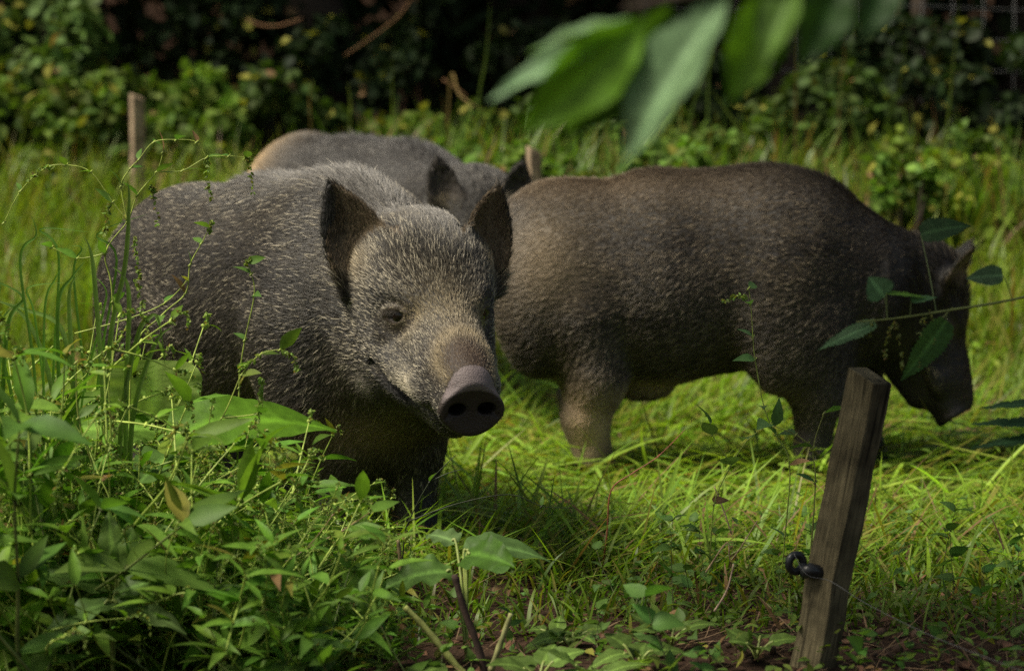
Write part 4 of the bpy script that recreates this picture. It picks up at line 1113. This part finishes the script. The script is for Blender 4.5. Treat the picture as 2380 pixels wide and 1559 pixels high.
def post(name, base, top, w, d, yaw, mat, label, parent=None):
    """a sawn stake with slightly worn edges and a sloping top"""
    base, top = np.asarray(base, float), np.asarray(top, float)
    import bmesh
    L = float(np.linalg.norm(top - base)); bm = bmesh.new()
    r = np.random.default_rng(int(L * 1000)); n = 14
    rings = []
    for i in range(n + 1):
        z = L * i / n; j = r.normal(0, .0011, 2)
        ring = []
        for sx, sy in ((-1, -1), (1, -1), (1, 1), (-1, 1)):
            zz = z + (.010 * (-sx) * (i == n)) + (.003 * sy * (i == n))
            ring.append(bm.verts.new((sx * w / 2 + j[0], sy * d / 2 + j[1], zz)))
        rings.append(ring)
    for a, b_ in zip(rings[:-1], rings[1:]):
        for k in range(4): bm.faces.new((a[k], a[(k + 1) % 4], b_[(k + 1) % 4], b_[k]))
    bm.faces.new(rings[0][::-1]); bm.faces.new(rings[-1])
    bmesh.ops.bevel(bm, geom=[e for e in bm.edges if abs((e.verts[0].co - e.verts[1].co).z) > L / n * .5 or (e.verts[0].co.z > L - .03 and e.verts[1].co.z > L - .03)], offset=.0016, segments=1, affect='EDGES')
    me = bpy.data.meshes.new(name); bm.to_mesh(me); bm.free(); me.materials.append(mat)
    o = bpy.data.objects.new(name, me); C.objects.link(o)
    if parent is None:
        o.location = tuple(base)
    else:
        o.parent = parent
    q = Vector(top - base).to_track_quat('Z', 'Y').to_matrix(); q = Matrix.Rotation(0, 3, 'Z') @ q
    # turn the stake about its own length so that two faces show
    x_ax = Vector((math.cos(yaw), math.sin(yaw), 0)); z_ax = Vector(top - base).normalized(); y_ax = z_ax.cross(x_ax).normalized(); x_ax = y_ax.cross(z_ax)
    o.rotation_euler = Matrix((x_ax, y_ax, z_ax)).transposed().to_euler()
    return o
tp = at(2022, 872, 4.97); bt = at(1886, 1559, 4.93); dirp = nrm(tp - bt); bt2 = bt - dirp * .22
stake = empty('wooden_stake', tuple(bt2))
o = post('post', bt2, tp, .060, .056, -.72, M_POST, None, stake)
# the black insulator tied to the stake
M_PLASTIC = mat_simple('black_plastic', (.014, .015, .018), rough=.35, spec=.5, bump_s=.2, scale=90)
ins = empty('insulator', tuple(at(1860, 1310, 4.93))); io = at(1860, 1310, 4.93)
mb = MB(); th = np.linspace(0, 6.35, 26); ring = np.stack([np.cos(th) * .013, .005 * np.cos(th), np.sin(th) * .015], 1) + np.array([-.008, -.004, .002])
mb.tube(ring, .0072, (.02, .02, .02), 10); mb.build('ring', M_PLASTIC, ins)
mb = MB(); mb.tube([(.0, -.006, -.014), (.018, -.008, -.010), (.034, -.004, -.014), (.040, .012, -.018)], [.012, .0135, .012, .009], (.02, .02, .02), 10); mb.build('clamp', M_PLASTIC, ins)
tag(ins, 'black plastic ring insulator screwed to the leaning wooden stake', 'insulator')
tag(stake, 'weathered square wooden stake leaning to the right in the near foreground', 'stake')
M_WIRE = mat_simple('steel_wire', (.13, .13, .13), rough=.4, spec=.5)
mb = MB(); wp = [at(1845, 1285, 4.90), at(1875, 1335, 4.88), at(1930, 1350, 4.88), at(2010, 1400, 4.8), at(2150, 1470, 4.6), at(2300, 1530, 4.4), at(2600, 1640, 4.0)]
wp = curve_pts(wp); mb.tube(wp - wp[0], .0005, (.3, .3, .3), 5); o = mb.build('fence_wire', M_WIRE); o.location = tuple(wp[0])
tag(o, 'thin grey fence wire running from the black insulator down to the near right', 'wire')

b = at(322, 470, 12.6); b[2] = gz(b[0], b[1]) - .1; t_ = at(318, 224, 12.5)
o = post('wooden_stake', b, t_, .052, .045, .5, M_POST2, None); tag(o, 'thin pinkish wooden stake standing alone in front of the shrubs behind the boars', 'stake')
b = at(1256, 640, 9.9); b[2] = gz(b[0], b[1]) - .1; t_ = at(1240, 346, 9.9)
o = post('wooden_stake', b, t_, .042, .038, .45, M_POST2, None); tag(o, 'pale wooden stake leaning slightly left behind the ear of the hindmost boar', 'stake')

# ================================================================== nettle reaching in from the right
def nettle(Y=4.7):
    base = np.array([at(2560, 800, Y)[0], Y + .05, 0.]); root = empty('nettle', tuple(base)); r = np.random.default_rng(31)
    st = MB(); main = curve_pts([base * 0, np.array([.01, 0, .35]), at(2500, 640, Y) - base, at(2380, 690, Y) - base, at(2200, 722, Y) - base, at(2080, 740, Y) - base, at(1990, 748, Y) - base], 6)
    st.tube(main, np.linspace(.0035, .0012, len(main)), (.14, .17, .05), 6)
    st.tube(curve_pts([at(2215, 715, Y) - base, at(2160, 765, Y) - base, at(2130, 775, Y) - base]), .0012, (.14, .17, .05), 5)
    st.build('stem', M_STEM, root)
    dk = (.075, .15, .07)
    def lf(p, d, n_, L, W, col, dr=.1):
        mb = MB(); bigleaf(mb, p - base, d, n_, L, W, col, r, dr, m=34, serr=.10, wave=.01, prof=[(0, .5), (.1, .85), (.3, 1.0), (.6, .75), (.85, .32), (1, .01)]); lo = mb.build('leaf', M_LEAF, root)
        q_ = main[np.argmin(np.linalg.norm(main - (p - base), axis=1))]; sk = MB(); sk.tube(curve_pts([q_, (q_ + p - base) / 2 + np.array([0, 0, .006]), p - base]), .0009, (.12, .16, .05), 4); sk.build('leaf_stalk', M_STEM, lo)
    lf(at(2035, 752, Y), (-1, .0, -.42), (.15, -.55, .8), .104, .0175, dk, .05)
    lf(at(2200, 745, Y), (-.72, -.1, -1), (.5, -.8, .1), .125, .029, (.06, .13, .045), .05)
    lf(at(2055, 690, Y), (-.55, .1, .75), (.1, -.95, .2), .042, .026, dk, .1)
    lf(at(2060, 682, Y), (1, .0, -.06), (0, -.25, 1), .068, .012, (.10, .2, .03), .05)
    lf(at(2118, 700, Y), (1, .1, .22), (0, -.5, .9), .045, .011, dk, .1)
    lf(at(2330, 640, Y), (-1, .1, -.05), (.1, -.8, .5), .06, .02, (.05, .1, .05), .1)
    lf(at(2140, 545, Y + .1), (1, -.1, .3), (0, -.7, .6), .085, .026, (.035, .075, .03), .2)
    lf(at(2420, 940, Y - .1), (-1, 0, .02), (0, -.35, 1), .10, .016, (.035, .08, .035), .1)
    lf(at(2430, 990, Y - .1), (-1, .1, .10), (0, -.35, 1), .12, .02, (.04, .09, .04), .1)
    lf(at(2440, 1020, Y - .1), (-1, -.1, -.02), (0, -.45, 1), .13, .016, (.035, .08, .035), .1)
    for pp in ([(2080, 745), (2065, 780), (2055, 840)], [(2078, 745), (2092, 800), (2098, 870)], [(2150, 735), (2140, 790), (2136, 850)], [(2030, 750), (2024, 765), (2020, 775)], [(2160, 720), (2170, 760), (2166, 800)]):
        k = MB(); spike(k, curve_pts(np.array(PT(Y, *pp)) - base), r, n=34, size=.0028, col=(.20, .24, .08)); k.build('flower_string', M_LEAF, root)
    tag(root, 'nettle with toothed leaves and hanging flower strings arching over the head of the right boar', 'nettle')
nettle()

# ================================================================== tree overhanging from the right of the camera
def crown_cloud(mb, cen, rad, n, size, col, r, shell=.55, yellow=.02, prof=SMALL, clumps=24):
    cen, rad = np.asarray(cen, float), np.asarray(rad, float)
    cc = unit(clumps, r) * (r.uniform(.35, 1, (clumps, 1)) ** .5) * rad + cen
    w = r.integers(0, clumps, n); d = unit(n, r) * (r.uniform(shell, 1.1, (n, 1)))
    cs = r.uniform(.22, .48, clumps)
    P = cc[w] + d * cs[w][:, None] * rad.mean() * np.array([1, 1, .8])
    D = unit(n, r) + np.array([0, 0, -.35]); N = unit(n, r) * .6 + d * .5 + np.array([0, 0, .7])
    L = r.uniform(*size, n); tone = r.uniform(.7, 1.35, clumps)
    leaves(mb, P, D, N, L, L * r.uniform(.28, .45, n), green(n, col, .3, yellow, .012, r) * tone[w][:, None], prof, r.uniform(0, .4, n))
    return cc

def tree(name, base, h, r0, crown_c, crown_r, n, size, col, label, seed, group=None, lean=(0, 0), clumps=26, yellow=.01):
    r = np.random.default_rng(seed); base = np.asarray(base, float); root = empty(name, tuple(base))
    tb = MB(); top = np.array([lean[0], lean[1], h]); k = 9
    pts = [np.array([0, 0, -.1])] + [top * (i / k) + np.array([*r.normal(0, r0 * .5, 2), 0]) for i in range(1, k + 1)]
    tb.tube(curve_pts(pts), np.linspace(r0 * 1.15, r0 * .35, len(curve_pts(pts))), (.05, .04, .03), 12)
    mb = MB(); cc = crown_cloud(mb, crown_c, crown_r, n, size, col, r, clumps=clumps, yellow=yellow)
    for c in cc[:min(12, len(cc))]:
        a = top * r.uniform(.35, .9); m_ = (a + c) / 2 + np.array([0, 0, .1 * h * r.random()]); cp = curve_pts([a, m_, c])
        tb.tube(cp, np.linspace(r0 * .35, .01, len(cp)), (.05, .04, .03), 6)
    tb.build('trunk', M_BARK, root); mb.build('crown', M_FARLEAF, root)
    return tag(root, label, 'tree', group)

rt = tree('overhanging_tree', (1.75, 2.9, 0), 3.3, .10, (-2.3, .35, 3.15), (2.3, .6, .45), 900, (.10, .19), (.09, .16, .02),  # unseen crown added and stretched left to shade the foreground
          'tree whose large blurred leaves hang into the top of the view near the camera', 5)
r = np.random.default_rng(19); mb = MB()  # unseen leafy boughs added overhead to shade the ground at front right
for cx, cy, cz, rx, ry, rz, n in ((-.15, 4.75, 2.25, .95, .62, .22, 2300),):
    crown_cloud(mb, np.array([cx - 1.75, cy - 2.9, cz]), (rx, ry, rz), n, (.08, .16), (.08, .15, .02), r, clumps=16)
for x_, y_ in ((-.9, 1.2), (-2.2, 1.6), (-3.3, .9)):
    cp = curve_pts([(0, 0, 1.9), (x_ * .5, y_ * .6, 2.35), (x_, y_, 2.25)]); mb.tube(cp, np.linspace(.03, .006, len(cp)), (.05, .04, .03), 6)
mb.build('added_shade_boughs', M_FARLEAF, rt)
tree('added_shade_tree', (2.75, 8.6, gz(2.75, 8.6)), 3.6, .12, (-2.0, -1.5, 3.25), (1.25, 1.0, .45), 3600, (.10, .18), (.07, .13, .02),  # out-of-view tree added to keep sun and sky off the right boar
     'unseen tree added at right, its crown shading the head of the right boar', 6)
rb = np.array([1.75, 2.9, 0.])
YL = 2.55
br = MB(); bp = curve_pts([np.array([0, 0, 1.75]), at(2100, -60, YL) - rb + np.array([.1, 0, .12]), at(1900, -60, YL) - rb, at(1700, -30, YL) - rb, at(1450, 20, YL) - rb])
br.tube(bp, np.linspace(.02, .0022, len(bp)), (.07, .07, .03), 7); br.build('branch', M_BARK, rt)
r_ = np.random.default_rng(77)
def hang(a, b_, W, col, n_=(0, -1, .4), Y=YL, dr=.12, fold=.5):
    pa, pb = at(*a, Y), at(*b_, Y - .03); L = float(np.linalg.norm(pb - pa)); mb = MB()
    bigleaf(mb, pa - rb, pb - pa, n_, L, W, col, r_, dr, fold=fold, wave=.015, prof=[(0, .12), (.18, .6), (.45, 1.0), (.68, .78), (.88, .32), (1, .02)]); mb.build('leaf', M_LEAF, rt)
hang((1465, 45), (1228, 95), .010, (.17, .28, .13), (0, -.3, 1))
hang((1440, 85), (1132, 205), .015, (.18, .30, .15), (.3, -.5, .8))
hang((1500, 45), (1215, 312), .033, (.12, .26, .016), (.5, -.8, .3))
hang((1690, -5), (1425, 365), .037, (.15, .25, .12), (-.45, -.75, .5))
hang((1560, 20), (1330, 320), .036, (.06, .13, .012), (.5, -.9, .1), YL + .03)
hang((1790, -30), (1705, 240), .030, (.10, .21, .016), (.3, -.9, .2))
hang((1850, -40), (1770, 140), .022, (.09, .17, .03), (-.4, -.8, .3))
hang((1960, -60), (1865, 150), .026, (.03, .075, .015), (.1, -.9, .1), YL + .05)
hang((2060, -70), (2010, 90), .022, (.03, .07, .02), (.1, -.9, .1), YL + .05)

# ================================================================== shrubs and woodland behind
SH = 0
def shrub(px, py, Y, rx, rz, n, size, col, label, group='shrubs behind the boars', yellow=.05, ry=None, clumps=16, stems=5):
    global SH; SH += 1
    r = np.random.default_rng(200 + SH); c = at(px, py, Y); base = np.array([c[0], Y, gz(c[0], Y)]); root = empty('shrub', tuple(base))
    mb = MB(); cc = crown_cloud(mb, c - base, (rx, ry or rx * .7, rz), n, size, col, r, shell=.2, yellow=yellow, clumps=clumps)
    st = MB()
    for q in cc[:stems]:
        cp = curve_pts([np.array([r.normal(0, .06), r.normal(0, .06), -.05]), q * .5 + r.normal(0, .04, 3), q]); st.tube(cp, np.linspace(.012, .004, len(cp)), (.07, .055, .035), 5)
    mb.build('foliage', M_FARLEAF, root); st.build('stems', M_BARK, root)
    tag(root, label, 'shrub', group)
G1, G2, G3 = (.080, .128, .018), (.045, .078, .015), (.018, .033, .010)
shrub(70, 190, 14.2, .42, .50, 2600, (.05, .10), (.080, .135, .028), 'tall pale green shrub with maple like leaves in the far left corner', clumps=26)
shrub(200, 315, 13.6, .36, .28, 1800, (.05, .09), G1, 'low yellow green bush just left of the pinkish stake', yellow=.10)
shrub(30, 340, 13.5, .34, .22, 1500, (.05, .09), G1, 'low green bush at the left edge of the meadow', yellow=.08)
shrub(455, 290, 13.7, .26, .26, 1700, (.05, .09), (.11, .18, .026), 'bright yellow green bush just right of the pinkish stake', yellow=.09)
shrub(400, 385, 13.3, .32, .16, 1300, (.04, .08), G1, 'low bright growth around the foot of the pinkish stake', yellow=.1)
shrub(640, 320, 14.2, .36, .32, 1900, (.04, .08), G2, 'mid green bush rising behind the back of the hindmost boar', yellow=.04)
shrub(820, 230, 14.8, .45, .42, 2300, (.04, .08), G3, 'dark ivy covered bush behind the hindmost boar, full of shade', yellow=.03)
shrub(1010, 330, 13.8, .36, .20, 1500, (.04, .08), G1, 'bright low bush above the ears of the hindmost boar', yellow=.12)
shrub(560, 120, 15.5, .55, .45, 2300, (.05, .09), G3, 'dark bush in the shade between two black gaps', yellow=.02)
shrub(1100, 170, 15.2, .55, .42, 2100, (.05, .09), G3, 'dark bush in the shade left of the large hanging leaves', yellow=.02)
shrub(1600, 370, 13.2, .36, .18, 1500, (.04, .07), G1, 'bright low bush right above the back of the right boar', yellow=.08)
shrub(1330, 340, 13.6, .34, .22, 1400, (.04, .08), G2, 'mid green bush behind the pale stake', yellow=.06)
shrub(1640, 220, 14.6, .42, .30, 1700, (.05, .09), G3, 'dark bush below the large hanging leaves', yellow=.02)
shrub(1900, 300, 13.8, .40, .26, 1700, (.04, .08), G2, 'mid green feathery bush above the shoulder of the right boar', yellow=.04)
shrub(2150, 430, 12.4, .34, .24, 1900, (.04, .065), (.17, .24, .026), 'bright bush with small round leaves above the head of the right boar', yellow=.10)
shrub(2310, 560, 11.6, .30, .20, 1500, (.04, .065), (.14, .20, .025), 'yellow flecked bush at the right edge beside the ear of the right boar', yellow=.12)
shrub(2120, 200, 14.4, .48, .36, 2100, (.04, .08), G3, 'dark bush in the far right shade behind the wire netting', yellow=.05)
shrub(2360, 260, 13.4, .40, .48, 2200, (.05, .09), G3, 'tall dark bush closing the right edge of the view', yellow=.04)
r = np.random.default_rng(404)
for q in range(24):
    right = q % 6; px = r.uniform(1000, 2420) if right else r.uniform(-60, 620); Y = r.uniform(10.9, 13.2) if right else r.uniform(12.6, 13.2); py = r.uniform(330, 440) if right else r.uniform(400, 450)
    shrub(px, py + (13.2 - Y) * 25, Y, r.uniform(.10, .24), r.uniform(.07, .16), 330, (.03, .065), np.array((.095, .165, .024)) * r.uniform(.5, 1.3), 'leafy weed clump growing out of the tall grass behind the boars', 'weed clumps in the tall grass', yellow=.09, clumps=6, stems=3)
shrub(-230, 250, 13.8, .5, .55, 1800, (.06, .10), G1, 'pale green shrub just outside the left edge of the view')

# tall dry grass stems at the back
r = np.random.default_rng(91); M_STRAW = plant_mat('tall_straw', .6, .3, tint=(1, 1, 1))
tall = [(1110, 260, 1140, 0, 13), (915, 330, 912, 130, 13), (812, 300, 808, 190, 13), (722, 300, 725, 180, 13), (1600, 300, 1670, 50, 13), (1645, 200, 1652, 60, 13), (1850, 400, 1852, 60, 12.4), (1900, 430, 1990, 40, 12.4),
        (2000, 400, 1965, 250, 12), (1990, 420, 1975, 290, 12), (1580, 330, 1560, 150, 13), (2050, 330, 2110, 50, 13), (2190, 420, 2230, 0, 12.4), (2110, 360, 2118, 230, 12.4), (1950, 230, 1960, 60, 13), (1720, 330, 1650, 205, 13),
        (1480, 330, 1500, 200, 13), (1045, 190, 1110, 250, 13), (2090, 500, 2060, 440, 11.5), (2275, 560, 2330, 360, 11), (2350, 620, 2380, 450, 10.6), (1530, 120, 1490, 60, 14), (1920, 400, 1860, 260, 12.5), (1780, 360, 1800, 200, 13)]
for x0, y0, x1, y1, Y in tall:
    a = at(x0, y0, Y); g = gz(a[0], Y); t_ = at(x1, y1, Y - .1); bs = np.array([a[0] - (t_[0] - a[0]) * .2, Y, g - .02])
    mb = MB(); c_ = np.array(r.choice(3)); col = [(.20, .26, .04), (.28, .19, .06), (.15, .22, .04)][int(c_)]
    ribbon(mb, np.array([bs, a, (a + t_) / 2 + r.normal(0, .012, 3), t_]) - bs, r.uniform(.003, .006), col); o = mb.build('grass_stem', M_STRAW); o.location = tuple(bs)
    tag(o, 'tall thin yellowing grass stem standing against the dark wood', 'grass stem', 'tall grass stems against the dark wood')

# fallen twigs in the dark wood
for q, (pp, Y, rr, lb) in enumerate([([(575, 48), (610, 60), (650, 60), (702, 44)], 14.6, .008, 'short bent orange twig hanging in the dark wood above the hindmost boar'),
                                   ([(955, 0), (925, 40), (860, 90), (800, 130)], 14.6, .006, 'slanting thin brown twig in the dark wood above the front boar'),
                                   ([(1030, 185), (1060, 205), (1085, 225)], 13.9, .006, 'small rust coloured twig tip left of the hanging leaves'),
                                   ([(1120, 128), (1180, 134), (1240, 130)], 15, .03, 'thick red brown branch stump behind the narrow hanging leaf')]):
    pts = np.array(PT(Y, *pp)); mb = MB(); cp = curve_pts(pts - pts[0]); mb.tube(cp, np.linspace(rr, rr * .5, len(cp)), (.26, .14, .07), 6); o = mb.build('twig', M_DRY); o.location = tuple(pts[0]); tag(o, lb, 'twig')

# wire netting at the back right
nf = empty('wire_netting', tuple(at(1700, 300, 14.9))); no = at(1700, 300, 14.9); g = MB()
X0, X1 = at(1500, 0, 14.9)[0], at(2600, 0, 14.9)[0]
for z in np.arange(.45, 1.55, .16):
    xs_ = np.linspace(X0, X1, 20); g.tube(np.stack([xs_, np.full(20, 14.9), z + .012 * np.sin(xs_ * 4)], 1) - no, .0022, (.2, .2, .2), 4)
for x in np.arange(X0, X1, .16): g.tube(np.array([[x, 14.9, .35], [x + .004, 14.9, .9], [x, 14.9, 1.5]]) - no, .0016, (.2, .2, .2), 4)
g.build('netting', M_WIRE, nf)
for x in (X0, (X0 + X1) / 2 + .2, X1):
    g = MB(); g.tube(np.array([[x, 14.95, .2], [x, 14.95, 1.0], [x, 14.95, 1.62]]) - no, .04, (.06, .045, .03), 10); g.build('post', M_BARK, nf)
tag(nf, 'rusty wire netting fence stretched in the dark wood behind the right boar', 'fence')

# the wood behind: trees whose crowns close overhead
for i, (x, y, rr, cx) in enumerate([(-2.6, 17.0, .20, .2), (-1.0, 16.2, .16, 0), (.3, 17.5, .22, 0), (1.7, 16.6, .17, .1), (3.2, 17.5, .22, 0), (-4.3, 16.5, .2, 0), (4.9, 16, .2, 0), (-.4, 19.5, .2, 0)]):
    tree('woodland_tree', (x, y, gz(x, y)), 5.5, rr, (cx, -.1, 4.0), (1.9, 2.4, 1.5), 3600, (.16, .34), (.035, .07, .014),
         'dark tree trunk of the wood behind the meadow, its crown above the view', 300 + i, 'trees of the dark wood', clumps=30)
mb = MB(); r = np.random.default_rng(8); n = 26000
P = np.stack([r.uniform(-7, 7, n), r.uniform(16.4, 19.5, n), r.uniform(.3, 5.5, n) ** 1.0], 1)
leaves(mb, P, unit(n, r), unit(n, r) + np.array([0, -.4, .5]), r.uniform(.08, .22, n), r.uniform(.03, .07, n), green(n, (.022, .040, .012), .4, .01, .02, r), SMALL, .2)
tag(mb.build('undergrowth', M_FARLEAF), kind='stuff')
# bank added behind the wood to keep sky out of its gaps
mb = MB(); bx = np.linspace(-60, 60, 120); bt_ = np.linspace(0, 1, 24); BX, BT = np.meshgrid(bx, bt_, indexing='ij')
BY = 20 + 9 * BT + .6 * np.sin(BX * .7) - 0.006 * BX ** 2; BZ = .2 + 9 * np.sin(BT * math.pi / 2) + .35 * np.sin(BX * 1.3 + BT * 6)
i = (np.arange(119)[:, None] * 24 + np.arange(23)[None]).ravel(); mb.add(np.stack([BX, BY, BZ], -1).reshape(-1, 3), np.stack([i, i + 24, i + 25, i + 1], 1), (.02, .02, .01))
tag(mb.build('added_sky_block_bank', M_SOIL), kind='structure')
